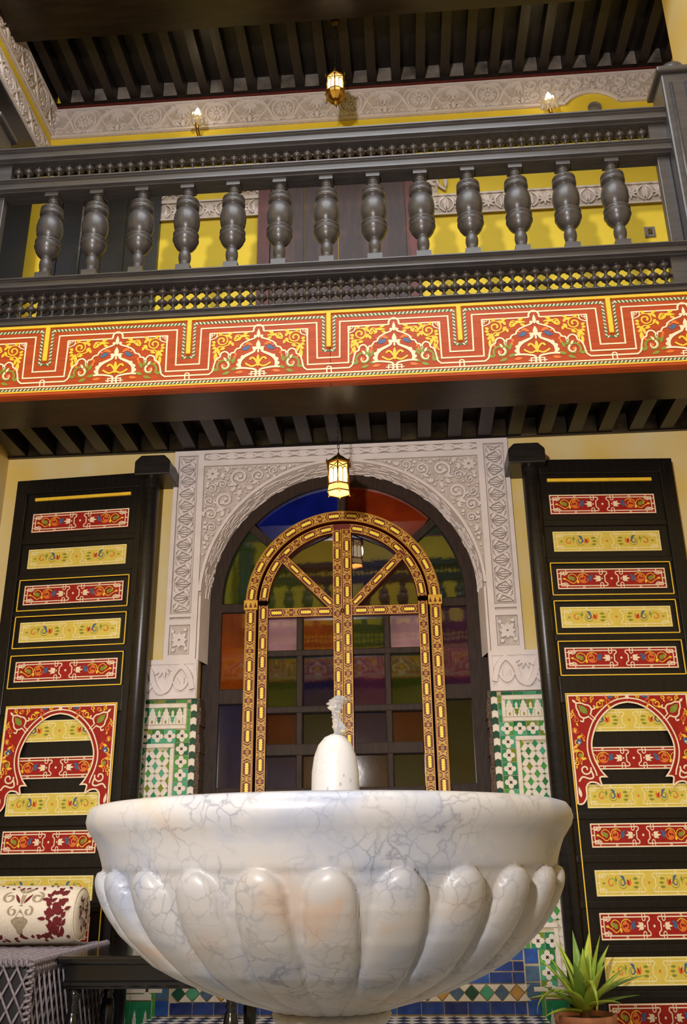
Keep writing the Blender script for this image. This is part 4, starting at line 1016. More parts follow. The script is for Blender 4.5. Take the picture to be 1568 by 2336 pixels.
        # border knot at the bay edge
        A.line([(e - 0.012, 0.062), (e - 0.012, 0.092)], 0.007, cr, 4); A.line(arc(e, 0.092, 0.013, 90, 180, 5), 0.007, cr, 4)
        # ropes
        rope_line(A, (0.0, 0.424), (e - 0.030, 0.424), 0.016); rope_line(A, (e - 0.030, 0.430), (e - 0.030, 0.205), 0.014); rope_line(A, (e - 0.036, 0.205), (e, 0.205), 0.013)
    both(A, hf)
    g = 'yellow_paint'
    for a, L in ((90, 0.05), (-90, 0.03)): A.fill(leaf2(0, 0.155, a, L, 0.018), g, 5)
    A.disc(0, 0.152, 0.009, g, 5, 8)
    for a, L, w in ((90, 0.058, 0.026), (20, 0.04, 0.018), (160, 0.04, 0.018)): A.fill(leaf2(0, 0.238, a, L, w), 'cream_paint', 5)
    A.fill(leaf2(0, 0.212, 90, 0.03, 0.012), 'cream_paint', 5); A.fill(leaf2(0, 0.308, 90, 0.062, 0.020), 'cream_paint', 5)
    A.line([(-e, 0.063), (e, 0.063)], 0.008, 'cream_paint', 3)
    rope_line(A, (-e, 0.047), (e, 0.047), 0.014)
    return A.mesh('painted_motif')
pil = [-2.38, -1.587, -0.762, 0.03, 0.757, 1.576, 2.37]
for a, b in zip(pil[:-1], pil[1:]):
    c = (a + b) / 2; half = (b - a) / 2
    if c - half < -2.27: pass
    place('painted_motif', fascia_motif(half), fas, (c, YB - 0.0004, 3.21))
for x in pil[1:-1]:
    mb = MB(); mb.box((x - 0.013, YB - 0.012, 3.435), (x + 0.013, YB, 3.655), 'yellow_paint'); bevel(mb.build('yellow_pilaster', fas), 0.003, 1)

# ================================================================== BALUSTRADE
rail = empty('balustrade', (0, YB + 0.05, 3.672)); tag(rail, 'dark turned wooden balustrade of the balcony above the painted fascia', 'balustrade')
XL, XR = -2.06, 2.06
def moulded(y0, y1, z0, z1, lip):
    # front face with beads; y0 is the front
    h = z1 - z0
    return [(y1, z0), (y1, z1), (y0 - lip, z1), (y0 - lip, z1 - h*0.10), (y0 - lip*0.72, z1 - h*0.13), (y0 - lip*0.80, z1 - h*0.24), (y0 - lip*0.45, z1 - h*0.30), (y0 - lip*0.35, z1 - h*0.62), (y0 - lip*0.62, z1 - h*0.68), (y0 - lip*0.62, z1 - h*0.82), (y0, z1 - h*0.88), (y0, z0)]
for nm, y0, y1, z0, z1, lip in (('handrail', YB, YB + 0.13, 4.877, 4.964, 0.035), ('middle_rail', YB, YB + 0.11, 4.645, 4.727, 0.03), ('lower_rail', YB, YB + 0.12, 3.922, 3.99, 0.035), ('base_rail', YB, YB + 0.10, 3.672, 3.716, 0.03)):
    mb = MB(); mb.extrude_x(moulded(y0, y1, z0, z1, lip), XL, XR, 'rail_wood'); mb.build(nm, rail)
bp = [(0.0, 0.062), (0.034, 0.064), (0.036, 0.072), (0.030, 0.078), (0.036, 0.083), (0.031, 0.090), (0.028, 0.098), (0.034, 0.112), (0.0375, 0.135), (0.036, 0.158), (0.030, 0.178), (0.028, 0.185), (0.036, 0.192), (0.055, 0.210), (0.068, 0.232), (0.074, 0.254), (0.078, 0.258), (0.078, 0.266), (0.072, 0.269), (0.071, 0.288), (0.077, 0.292), (0.077, 0.301), (0.062, 0.305), (0.050, 0.310), (0.052, 0.316), (0.062, 0.326), (0.074, 0.352), (0.079, 0.385), (0.079, 0.415), (0.073, 0.452), (0.059, 0.474), (0.048, 0.480), (0.048, 0.486), (0.066, 0.491), (0.070, 0.498), (0.070, 0.520), (0.062, 0.524), (0.060, 0.530), (0.069, 0.535), (0.068, 0.545), (0.052, 0.556), (0.038, 0.575), (0.029, 0.588), (0.026, 0.598), (0.033, 0.603), (0.033, 0.610), (0.027, 0.615), (0.033, 0.625), (0.032, 0.632), (0.0, 0.634)]
mb = MB(); mb.lathe(bp, 28, 'rail_wood', cap=False)
mb.box((-0.043, -0.043, 0.0), (0.043, 0.043, 0.066), 'rail_wood'); mb.box((-0.041, -0.041, 0.626), (0.041, 0.041, 0.655), 'rail_wood')
bal = mb.mesh('baluster')
for i in range(13): place('baluster', bal, rail, (-1.679 + 0.2828*i, YB + 0.052, 3.99))
def lattice(z0, z1, n, rows, yc):
    h = z1 - z0; prof = [(0.0, 0.0), (0.011, 0.001), (0.011, h*0.05)]
    cell = h / rows
    for k in range(rows):
        zc = cell * (k + 0.5)
        prof += [(0.008, zc - cell*0.40), (0.013, zc - cell*0.36), (0.008, zc - cell*0.31), (0.016, zc - cell*0.26), (0.028, zc - cell*0.12), (0.0305, zc), (0.028, zc + cell*0.12), (0.016, zc + cell*0.26), (0.008, zc + cell*0.31), (0.013, zc + cell*0.36), (0.008, zc + cell*0.40)]
    prof += [(0.011, h*0.95), (0.011, h - 0.001), (0.0, h)]
    m1 = MB(); m1.lathe(prof, 10, 'spindle_wood', cap=False); me = m1.mesh('spindle')
    x0, x1 = XL + 0.10, XR - 0.10
    for i in range(n): place('spindle', me, rail, (x0 + (x1-x0)*(i+0.5)/n, yc, z0))
    for k in range(rows):
        m2 = MB(); zc = z0 + cell*(k+0.5); m2.lathe([(0.009, x0), (0.009, x1)], 8, 'spindle_wood', (0, yc, zc), axis='x'); m2.build('lattice_rod', rail)
    for s in (-1, 1):
        m3 = MB(); a, b = sorted((s*(x1 if s > 0 else -x0), s*2.06)); m3.box((a, yc - 0.03, z0), (b, yc + 0.03, z1), 'rail_wood'); m3.build('lattice_stop', rail)
lattice(3.716, 3.922, 60, 3, YB + 0.05); lattice(4.727, 4.877, 60, 2, YB + 0.05)
for s in (-1, 1):
    m3 = MB(); a, b = sorted((s*1.985, s*2.06)); m3.box((a, YB + 0.03, 3.99), (b, YB + 0.08, 4.645), 'rail_wood'); bevel(m3.build('end_stile', rail), 0.006, 2)
for s in (-1, 1):
    m1 = MB(); xc = s*2.165
    m1.box((xc - 0.105, YB - 0.05, 3.672), (xc + 0.105, YB + 0.16, 5.20), 'rail_wood')
    nw = bevel(m1.build('newel_post', rail), 0.012, 2)
    for dx in (-0.055, 0.035):
        m2 = MB(); m2.tube([(xc + dx, YB - 0.05, 3.75), (xc + dx, YB - 0.05, 5.12)], 0.012, 'rail_wood', 8); m2.build('reed_moulding', nw)
    m2 = MB(); m2.box((xc - 0.13, YB - 0.075, 5.20), (xc + 0.13, YB + 0.185, 5.24), 'rail_wood'); bevel(m2.build('post_cap', nw), 0.01, 2)
    m2 = MB(); m2.lathe([(0.06, 0), (0.085, 0.02), (0.09, 0.05), (0.075, 0.085), (0.045, 0.108), (0.0, 0.116)], 20, 'rail_wood', (xc, YB + 0.055, 5.24), cap=False); m2.build('finial', nw)
# the opposite gallery, mirrored in the window glass
r2 = copy_tree(rail); r2.location = (0.1, -1.65, 3.672); r2.rotation_euler = (0, 0, PI); tag(r2, 'balustrade of the opposite gallery behind the photographer, mirrored in the panes', 'balustrade')
f2 = copy_tree(fas); f2.location = (0.1, -1.6, 3.21); f2.rotation_euler = (0, 0, PI); tag(f2, 'painted fascia of the opposite gallery behind the photographer, mirrored in the panes', 'fascia board')

# ================================================================== UPPER WALL
frz = empty('trim_5', (0, YW, 6.15)); struct(frz, 'carved white stucco frieze under the upper ceiling', 'frieze')
def bump_z(x):      # lower edge of the frieze, rising over the round vent
    d = abs(x - 1.965)
    if d < 0.20: return 6.152 + 0.105*math.cos(d/0.20*PI/2) ** 0.7
    return 6.152
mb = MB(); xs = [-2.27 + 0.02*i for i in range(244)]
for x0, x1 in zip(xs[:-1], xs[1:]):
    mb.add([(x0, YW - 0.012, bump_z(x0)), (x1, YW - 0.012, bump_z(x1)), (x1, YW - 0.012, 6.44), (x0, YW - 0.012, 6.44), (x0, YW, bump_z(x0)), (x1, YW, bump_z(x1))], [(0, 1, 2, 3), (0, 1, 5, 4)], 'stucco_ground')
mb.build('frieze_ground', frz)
def frieze_unit():
    A = Art(lambda u, v, h: (u, -h, v)); st = 'stucco'; G = 0.013
    # roundel with star rosette
    A.ridge(arc(0, 0.145, 0.085, 0, 352, 24, 0.098), 0.013, st, G, True)
    for q in range(10): A.slab(leaf2(0.016*math.cos(q*PI/5), 0.145 + 0.018*math.sin(q*PI/5), q*36, 0.052, 0.018, 6), st, G, 0.2)
    A.slab(arc(0, 0.145, 0.013, 0, 315, 7), st, G, 0.3)
    def hf():
        A.ridge(spl([(0.02, 0.035), (0.075, 0.06), (0.11, 0.13), (0.15, 0.2), (0.22, 0.245), (0.265, 0.25)], 5), 0.02, st, G, taper=0.75)
        A.ridge(spl([(0.02, 0.255), (0.08, 0.245), (0.115, 0.19), (0.15, 0.12), (0.18, 0.08)], 5), 0.012, st, G)
        for a, L in ((-90, 0.12), (-72, 0.11), (-54, 0.095), (-40, 0.07)): A.slab(leaf2(0.262, 0.225, 180 - a if False else -180 - a, L, 0.017, 6), st, G, 0.2)
        A.ridge(spiral(0.205, 0.065, 0.034, 0.01, 0, 380, 20), 0.010, st, G)
        A.slab(leaf2(0.262, 0.03, 90, 0.07, 0.022, 6), st, G, 0.2); A.slab(leaf2(0.24, 0.03, 120, 0.06, 0.016, 6), st, G, 0.2)
        A.slab(leaf2(0.04, 0.03, 20, 0.07, 0.022, 6), st, G, 0.2); A.slab(leaf2(0.15, 0.235, -10, 0.07, 0.02, 6), st, G, 0.2); A.slab(leaf2(0.115, 0.03, 40, 0.05, 0.018, 6), st, G, 0.2)
        A.slab(leaf2(0.165, 0.27, -20, 0.08, 0.012, 6), st, G, 0.2)
        A.slab([(0, 0.005), (0.2651, 0.005), (0.2651, 0.02), (0, 0.02)], st, G, 0.0); A.slab([(0, 0.272), (0.2651, 0.272), (0.2651, 0.288), (0, 0.288)], st, G, 0.0)
    both(A, hf)
    return A.mesh('frieze_relief')
FU = frieze_unit()
for i in range(7): place('frieze_relief', FU, frz, (-2.0 + 0.53*i, YW - 0.012, 6.152))
A = Art(front(YW - 0.012)); A.ridge([(1.765 + 0.02*i, bump_z(1.765 + 0.02*i) + 0.012) for i in range(21)], 0.022, 'stucco', 0.014, taper=0.7); 
rs2 = random.Random(21); cc = []
for rad, tries in ((0.055, 600), (0.042, 1500), (0.03, 2500), (0.02, 4000), (0.012, 5000)):
    for _ in range(tries):
        x, z = rs2.uniform(1.46, 2.5), rs2.uniform(6.17, 6.42)
        if z + rad < 6.425 and z - rad > max(bump_z(x), bump_z(x - rad), bump_z(x + rad)) + 0.026 and x - rad > 1.455 and all(math.hypot(x-c[0], z-c[1]) > rad + c[2] - 0.002 for c in cc): cc.append((x, z, rad))
for i, (x, z, r) in enumerate(cc):
    A.at(x, z, rs2.uniform(0, 360), r / 0.05)
    if r > 0.03: A.ridge(spiral(0, 0, 0.046, 0.016, 0, 400, 20), 0.0115, 'stucco', 0.012); A.slab(leaf2(0.004, 0.0, 60, 0.03, 0.02, 6), 'stucco', 0.012, 0.2)
    else:
        for q in (-38, 0, 38): A.slab(leaf2(-0.04, 0, q, 0.075, 0.03, 6), 'stucco', 0.012, 0.2)
    A.pop()
for z0, z1 in ((6.424, 6.44),): A.slab([(1.445, z0), (2.6, z0), (2.6, z1), (1.445, z1)], 'stucco', 0.013, 0.0)
for x0, x1 in ((1.445, 1.765), (2.165, 2.6)): A.slab([(x0, 6.152), (x1, 6.152), (x1, 6.172), (x0, 6.172)], 'stucco', 0.013, 0.0)
A.build('frieze_arch', frz)
frl = empty('trim_6', (-2.27, 4.8, 5.85)); struct(frl, 'double band of carved stucco on the left upper wall', 'frieze')
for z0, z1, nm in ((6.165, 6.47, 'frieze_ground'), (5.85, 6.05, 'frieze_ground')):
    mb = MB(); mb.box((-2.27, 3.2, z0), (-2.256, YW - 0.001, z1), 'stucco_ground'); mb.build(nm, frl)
for i in range(4): place('frieze_relief', FU, frl, (-2.256, 5.22 - 0.53*i, 6.17), PI/2)
for i in range(4): place('frieze_relief', FU, frl, (-2.256, 5.22 - 0.53*i, 5.853), PI/2, (1, 1, 0.66))
# stucco bands round the doors
frm = empty('trim_7', (0, YW, 5.17)); struct(frm, 'carved stucco bands beside the upper doors', 'frieze')
def band(x0, x1, z0, z1):
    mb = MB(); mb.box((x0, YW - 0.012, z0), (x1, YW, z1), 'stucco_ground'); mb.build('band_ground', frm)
    A = Art(front(YW - 0.012)); w = z1 - z0
    for za, zb in ((z0, z0 + 0.014), (z1 - 0.014, z1)): A.slab([(x0, za), (x1, za), (x1, zb), (x0, zb)], 'stucco', 0.01, 0)
    n = max(1, int((x1-x0)/0.2)); 
    for i in range(n):
        xc = x0 + (x1-x0)*(i+0.5)/n
        A.at(xc, (z0+z1)/2, 0, w/0.2)
        for q in range(8): A.slab(leaf2(0, 0, q*45, 0.06, 0.018, 5), 'stucco', 0.011, 0.2)
        for s in (-1, 1): A.ridge(spl([(s*0.1, 0.07), (s*0.06, 0.03), (s*0.06, -0.03), (s*0.1, -0.07)], 4), 0.012, 'stucco', 0.011); A.slab(leaf2(s*0.1, -0.06, 90, 0.12, 0.02, 5), 'stucco', 0.011, 0.2)
        A.pop()
    A.build('band_carving', frm)
band(-1.33, -0.585, 5.285, 5.455); band(-1.33, -1.16, 5.455, 5.64); band(-0.755, -0.585, 5.455, 5.64)
band(0.605, 2.45, 5.19, 5.375); band(0.605, 0.755, 5.375, 5.64)
# upper doors
def upper_door(n, x0, x1, frame, leafm, label, zt=5.75, y=YW):
    o = empty('door_%d' % n, ((x0+x1)/2, y - 0.03, 3.664)); struct(o, label, 'door')
    for a, b, z0, z1 in ((x0, x0 + 0.09, 3.664, zt), (x1 - 0.09, x1, 3.664, zt), (x0, x1, zt, zt + 0.1)):
        mb = MB(); mb.box((a, y - 0.04, z0), (b, y, z1), frame); mb.build('door_frame', o)
    k = 4; w = (x1 - x0 - 0.18) / k
    for i in range(k):
        mb = MB(); mb.box((x0 + 0.09 + w*i + 0.003, y - 0.02, 3.664), (x0 + 0.09 + w*(i+1) - 0.003, y, zt), leafm); mb.build('door_plank', o)
    return o
upper_door(3, -0.585, 0.60, 'red_wood', 'brown_door', 'brown panelled upper door behind the middle balusters')
d4 = upper_door(4, -2.19, -1.33, 'black_wood', 'black_wood', 'black upper door behind the left balusters')
mb = MB(); mb.tube([(-1.93, YW - 0.028, 4.75), (-1.93, YW - 0.028, 5.45)], 0.008, 'grey_metal', 8); mb.build('bolt_rod', d4)
# dark doorway on the left side wall
mb = MB(); mb.box((-2.27, 3.2, 3.664), (-2.255, 5.3, 5.84), 'black_wood')
struct(mb.build('door_5', origin=(-2.26, 4.6, 3.664)), 'dark side door leaf under the stucco bands at the far left', 'door')
# round vent and switch
vt = empty('round_vent', (1.981, YW, 6.114)); tag(vt, 'round grey wall vent under the raised frieze', 'vent')
mb = MB(); mb.lathe([(0.0, 0.0), (0.044, 0.0), (0.05, -0.012), (0.053, 0.0)], 24, 'grey_metal', (1.981, YW - 0.004, 6.114), axis='y', cap=False); mb.build('vent_rim', vt)
mb = MB(); mb.lathe([(0.046, 0.0), (0.0, -0.004)], 24, 'infill_plaster', (1.981, YW - 0.004, 6.114), axis='y', cap=False); mb.build('vent_disc', vt)
sw_ = empty('wall_plate', (2.24, YW, 4.94)); tag(sw_, 'small square brown plate on the yellow wall near the right post', 'wall plate')
mb = MB(); mb.box((2.203, YW - 0.012, 4.897), (2.278, YW, 4.985), 'grey_metal'); bevel(mb.build('plate', sw_), 0.004, 2)
mb = MB(); mb.box((2.226, YW - 0.018, 4.92), (2.254, YW - 0.011, 4.962), 'dark_brass'); mb.build('grille', sw_)

# ================================================================== LANTERNS
def lantern(c, ztop, zhook, style, label):
    x, y = c; z = ztop
    o = empty('lantern', (x, y, ztop)); tag(o, label, 'lantern')
    n = 6; a0 = PI/6 if style == 0 else 0
    a0 = PI / 2
    hexp = lambda r, zz: [(x + r*math.cos(a0 + q*PI/3), y + r*math.sin(a0 + q*PI/3), zz) for q in range(6)]
    # chain of links
    k = max(2, int((zhook - z) / 0.024))
    for i in range(k):
        zc = z + (zhook - z)*(i+0.5)/k; r = (zhook - z)/k*0.62
        pts = [(x + (0.006*math.cos(a) if i % 2 else 0), y + (0 if i % 2 else 0.006*math.cos(a)), zc + r*math.sin(a)) for a in [2*PI*q/10 for q in range(10)]]
        mb = MB(); mb.tube(pts, 0.0022, 'chain_metal', 5, closed=True); mb.build('chain_link', o)
    mb = MB(); mb.lathe([(0.028, 0), (0.03, -0.012), (0.012, -0.028), (0.0, -0.03)], 14, 'dark_brass', (x, y, zhook), cap=False); mb.build('ceiling_rose', o)
    mb = MB(); pr = [(0.0, 0.0), (0.008, -0.004), (0.010, -0.016), (0.028, -0.028), (0.052, -0.05), (0.078, -0.066), (0.080, -0.078), (0.070, -0.082)]
    if style == 1: pr = [(0.0, 0.0), (0.012, -0.01), (0.02, -0.03), (0.034, -0.05), (0.055, -0.07), (0.066, -0.09), (0.066, -0.10)]
    mb.lathe(pr, 6, 'brass', (x, y, z), smooth=False, cap=False, a0=a0); mb.build('lantern_cap', o)
    zt, zb = z - (0.078 if style == 0 else 0.095), z - (0.215 if style == 0 else 0.225)
    R = 0.066
    for q in range(6):
        A1 = a0 + q*PI/3; A2 = A1 + PI/3
        p = Vector((x + R*math.cos(A1), y + R*math.sin(A1), 0)); r_ = Vector((x + R*math.cos(A2), y + R*math.sin(A2), 0))
        nrm = Vector((math.cos((A1+A2)/2), math.sin((A1+A2)/2), 0))
        fn = lambda u, v, h: tuple(p + (r_-p)*u + nrm*(h - 0.004) + Vector((0, 0, v)))
        mb = MB(); mb.prism([(0.04, zb), (0.96, zb), (0.96, zt), (0.04, zt)], fn, -0.003, 0.0, 'lantern_glass', 0, True); g = mb.build('glass_panel', o)
        # tracery: mullion and two pointed arches
        A = Art(fn, 0.0, 0.001); hgt = zt - zb
        A.line([(0.5, zb), (0.5, zb + hgt*0.72)], 0.05, 'dark_brass', 3)
        for u0 in (0.06, 0.5):
            A.line([(u0 + 0.22 - 0.2*math.cos(t), zb + hgt*0.62 + hgt*0.16*math.sin(t)) for t in [PI*i/8 for i in range(9)]], 0.006, 'dark_brass', 3)
            A.fill([(u0 + 0.05, zb + hgt*0.06), (u0 + 0.39, zb + hgt*0.06), (u0 + 0.39, zb + hgt*0.6), (u0 + 0.22, zb + hgt*0.74), (u0 + 0.05, zb + hgt*0.6)], 'lantern_glass_hot', 2)
        A.line([(0.0, zt - hgt*0.04), (0.5, zt - hgt*0.18), (1.0, zt - hgt*0.04)], 0.007, 'dark_brass', 3)
        A.build('tracery', g)
        mb = MB(); mb.tube([(p.x, p.y, zb - 0.01), (p.x, p.y, zt + 0.014)], 0.0045, 'brass', 6); mb.build('corner_post', o)
        mb = MB(); cx, cy = x + 0.078*math.cos(A1), y + 0.078*math.sin(A1)
        mb.lathe([(0.0, -0.018), (0.004, -0.012), (0.003, -0.004), (0.006, 0.004), (0.003, 0.012), (0.0, 0.026)], 8, 'dark_brass', (cx, cy, zt + 0.004), cap=False); mb.build('corner_finial', o)
    for zz in (zb, zt):
        mb = MB(); mb.tube(hexp(R + 0.002, zz), 0.005, 'brass', 6, closed=True); mb.build('frame_ring', o)
    if style == 0:      # flared skirt of glass, open below
        for q in range(6):
            A1 = a0 + q*PI/3; A2 = A1 + PI/3
            pts = [(x + r*math.cos(a), y + r*math.sin(a), zz) for r, a, zz in ((0.064, A1, zb), (0.064, A2, zb), (0.072, A2, zb - 0.045), (0.072, A1, zb - 0.045))]
            mb = MB(); mb.add(pts + [(p_[0], p_[1], p_[2] - 0.001) for p_ in pts], [(0, 1, 2, 3), (7, 6, 5, 4)], 'lantern_glass'); mb.build('skirt_glass', o)
        mb = MB(); mb.tube(hexp(0.073, zb - 0.046), 0.004, 'brass', 6, closed=True); mb.build('frame_ring', o)
        for q in range(6):
            a = a0 + (q)*PI/3
            mb = MB(); mb.lathe([(0.0, -0.012), (0.006, -0.004), (0.0, 0.006)], 6, 'brass', (x + 0.073*math.cos(a), y + 0.073*math.sin(a), zb - 0.048), cap=False); mb.build('drop_bead', o)
    else:               # fretted brass bowl with a drop finial
        mb = MB(); mb.lathe([(0.068, 0.0), (0.072, -0.012), (0.068, -0.03), (0.056, -0.055), (0.036, -0.075), (0.016, -0.086), (0.010, -0.094), (0.016, -0.10), (0.008, -0.112), (0.0, -0.118)], 12, 'brass', (x, y, zb), smooth=False, cap=False); bw = mb.build('fretted_bowl', o)
        for q in range(6):
            a = a0 + q*PI/3
            mb = MB(); mb.tube([(x + r*math.cos(a), y + r*math.sin(a), zb + zz) for r, zz in ((0.07, 0.0), (0.076, -0.02), (0.074, -0.04), (0.082, -0.05))], 0.004, 'dark_brass', 6); mb.build('bowl_rib', bw)
    ld = bpy.data.lights.new('lantern_bulb', 'POINT'); ld.energy = 5.5; ld.color = (1.0, 0.8, 0.5); ld.shadow_soft_size = 0.07
    lo = bpy.data.objects.new('lantern_bulb', ld); COL.objects.link(lo); lo.location = (x, y, (zt+zb)/2)
    return o
lantern((0.033, 4.95), 3.06, 3.37, 0, 'lit brass lantern with glass skirt hanging before the arched window')
lantern((0.045, 4.9), 6.045, 6.5, 1, 'lit brass lantern with rounded brass bowl hanging under the top ceiling')

# ================================================================== WALL SCONCES
def sconce(x, z, dy, label):
    o = empty('wall_sconce', (x, YW, z - 0.12)); tag(o, label, 'wall lamp', 'candle bulb sconces on the upper wall')
    yb = YW - dy
    mb = MB(); mb.lathe([(0.0, -0.02), (0.03, -0.016), (0.045, 0.0)], 16, 'brass', (x + 0.05, YW - 0.002, z - 0.16), axis='y', cap=False); mb.build('back_plate', o)
    mb = MB(); mb.tube([(x + 0.05, YW - 0.02, z - 0.16), (x + 0.045, YW - 0.08, z - 0.2), (x + 0.025, yb + 0.03, z - 0.18), (x + 0.006, yb, z - 0.1), (x, yb, z - 0.04)], [0.012, 0.012, 0.013, 0.014, 0.012], 'brass', 8); arm = mb.build('arm', o)
    for k, (dx, dz) in enumerate(((0.03, -0.17), (0.012, -0.12), (0.022, -0.145))):
        mb = MB(); mb.lathe([(0.0, -0.014), (0.012, 0.0), (0.0, 0.014)], 8, 'dark_brass', (x + dx, yb + 0.01*k, z + dz), cap=False); mb.build('arm_leaf', arm)
    # scalloped glass bowl
    mb = MB(); N = 40; prof = [(0.012, -0.045), (0.034, -0.035), (0.050, -0.015), (0.056, 0.008), (0.062, 0.02)]
    vs = []; 
    for i in range(N):
        a = 2*PI*i/N
        for q, (r, zz) in enumerate(prof):
            rr = r * (1 + 0.07*q/4*math.cos(a*10)); vs.append((x + rr*math.cos(a), yb + rr*math.sin(a), z + zz + (0.008*math.cos(a*10) if q == 4 else 0)))
    mb.add(vs, [(i*5+q, ((i+1) % N)*5+q, ((i+1) % N)*5+q+1, i*5+q+1) for i in range(N) for q in range(4)], 'sconce_glass', True); mb.build('glass_bowl', o)
    mb = MB(); mb.lathe([(0.011, -0.04), (0.011, 0.035)], 10, 'cream_paint', (x, yb, z)); mb.build('candle_sleeve', o)
    mb = MB(); mb.lathe([(0.0, 0.034), (0.014, 0.04), (0.021, 0.062), (0.019, 0.085), (0.009, 0.105), (0.003, 0.116), (0.0, 0.117)], 14, 'bulb', (x, yb, z), cap=False); mb.build('bulb', o)
    for (dx, dz) in ((-0.06, -0.055), (-0.018, -0.04), (0.045, -0.04)):
        mb = MB(); mb.lathe([(0.0, -0.022), (0.014, -0.016), (0.019, 0.0), (0.014, 0.014), (0.0, 0.02)], 10, 'crystal', (x + dx, yb - 0.03, z + dz), cap=False); mb.build('crystal_drop', o)
    ld = bpy.data.lights.new('sconce_bulb', 'POINT'); ld.energy = 0.7; ld.color = (1.0, 0.82, 0.55); ld.shadow_soft_size = 0.02
    lo = bpy.data.objects.new('sconce_bulb', ld); COL.objects.link(lo); lo.location = (x, yb - 0.03, z + 0.14)
sconce(-1.045, 6.06, 0.2, 'brass candle-bulb wall sconce with crystal drops above the left balusters')
sconce(1.60, 5.985, 0.2, 'brass candle-bulb wall sconce beside the round wall vent')

# ================================================================== FOUNTAIN
FX, FY, EZ = 0.213, 2.19, 0.757
fo = empty('marble_fountain', (FX, FY, FZ)); tag(fo, 'veined white marble fountain with a lobed bowl on a pedestal', 'fountain')
def interp(tab, t):
    for (a, va), (b_, vb) in zip(tab[:-1], tab[1:]):
        if a <= t <= b_: return va + (vb - va) * (t - a) / (b_ - a)
    return tab[-1][1] if t > tab[-1][0] else tab[0][1]
NL = 24; NA = NL * 22
prof = [(0.40, 0.06), (0.46, 0.10), (0.500, 0.117), (0.517, 0.123), (0.530, 0.119), (0.539, 0.106), (0.541, 0.090), (0.537, 0.076), (0.527, 0.062), (0.517, 0.048), (0.510, 0.032), (0.505, 0.018), (0.501, 0.006)]
body = [(0.000, 0.499), (0.012, 0.490), (0.03, 0.484), (0.05, 0.477), (0.075, 0.467), (0.10, 0.452), (0.13, 0.430), (0.16, 0.398), (0.19, 0.362), (0.215, 0.316), (0.24, 0.258), (0.26, 0.196), (0.275, 0.140), (0.282, 0.118)]
rows = [(r, z, -1) for r, z in prof]
nb = 64; z_top = -0.002; z_bot = -0.284
for i in range(nb + 1):
    t = i / nb; s = 0.282 * (t ** 1.0); rows.append((interp(body, s), z_top - s, t))
vs = []
lob0 = math.radians(-90 + 5.0)
for (r, z, t) in rows:
    for k in range(NA):
        th = 2*PI*k/NA; rr = r
        if t >= 0:
            ph = ((th - lob0) / (2*PI/NL) + 0.5) % 1.0 - 0.5     # -0.5..0.5 across one lobe
            # lobe half width: round head, fullest a third down, tapering with the bowl
            head = min(1.0, max(0.0, (t - 0.015) / 0.17)); wd = 0.36 * math.sqrt(max(0.0, 1 - (1 - head) ** 2)) + 0.13 * min(1, max(0, (t - 0.15) / 0.55))
            if wd > 1e-4 and abs(ph) < wd:
                amp = 0.033 * math.sqrt(max(0.0, 1 - (1 - head) ** 2)) ** 0.8 * (1 - 0.55*t)
                rr += amp * math.sqrt(max(0.0, 1 - (ph/wd)**2)) ** 0.85
        vs.append((FX + rr*math.cos(th), FY + rr*math.sin(th), EZ + z))
mb = MB(); R_ = len(rows)
mb.add(vs, [(i*NA+k, i*NA+(k+1) % NA, (i+1)*NA+(k+1) % NA, (i+1)*NA+k) for i in range(R_-1) for k in range(NA)], 'marble', True)
# inside of the bowl
ins = [(0.40, 0.06), (0.3, 0.0), (0.15, -0.04), (0.0, -0.05)]
mb.lathe([(r, z) for r, z in ins], 64, 'marble', (FX, FY, EZ), cap=False)
mb.build('bowl', fo)
mb = MB(); mb.lathe([(0.118, -0.278), (0.124, -0.288), (0.128, -0.296), (0.124, -0.306), (0.112, -0.318), (0.104, -0.345), (0.098, -0.42), (0.10, -0.52), (0.112, -0.62), (0.135, -0.70), (0.15, -0.73), (0.15, -0.76), (0.19, -0.78), (0.22, -0.82), (0.23, -0.86), (0.23, -0.925)], 48, 'marble', (FX, FY, EZ)); mb.build('pedestal', fo)
mb = MB(); mb.lathe([(0.05, -0.05), (0.048, 0.0), (0.052, 0.08), (0.056, 0.16), (0.055, 0.20), (0.050, 0.235), (0.040, 0.262), (0.025, 0.280), (0.010, 0.287), (0.0, 0.288)], 32, 'marble', (FX + 0.012, FY, EZ), cap=False); mb.build('spout', fo)
mb = MB(); mb.lathe([(0.0, 0.0), (0.46, 0.0), (0.462, -0.004)], 64, 'water', (FX, FY, EZ + 0.085), cap=False)
o = mb.build('water_pool', origin=(FX, FY, EZ + 0.083)); tag(o, 'still water filling the marble bowl behind its rim', 'water')
jet = empty('water_jet', (FX + 0.02, FY, EZ + 0.288)); tag(jet, 'short bubbling water jet rising from the marble spout', 'water')
mb = MB(); rj = random.Random(4); N = 14; H_ = 26; vs = []
for i in range(H_ + 1):
    t = i / H_; r = 0.0135 * (1 + 0.25*math.sin(t*9) + 0.2*rj.uniform(-1, 1)) * (1.0 if t < 0.85 else max(0.05, math.sqrt(max(0, 1 - ((t-0.85)/0.15)**2)))) * (0.75 + 0.5*t)
    for k in range(N):
        a = 2*PI*k/N; q = r * (1 + 0.28*math.sin(3*a + t*14) + 0.12*rj.uniform(-1, 1)); vs.append((FX + 0.018 + 0.004*math.sin(t*8) + q*math.cos(a), FY + q*math.sin(a), EZ + 0.284 + 0.095*t))
mb.add(vs, [(i*N+k, i*N+(k+1) % N, (i+1)*N+(k+1) % N, (i+1)*N+k) for i in range(H_) for k in range(N)] + [tuple(H_*N+k for k in range(N))], 'water', True)
mb.build('water_column', jet)
mb = MB()
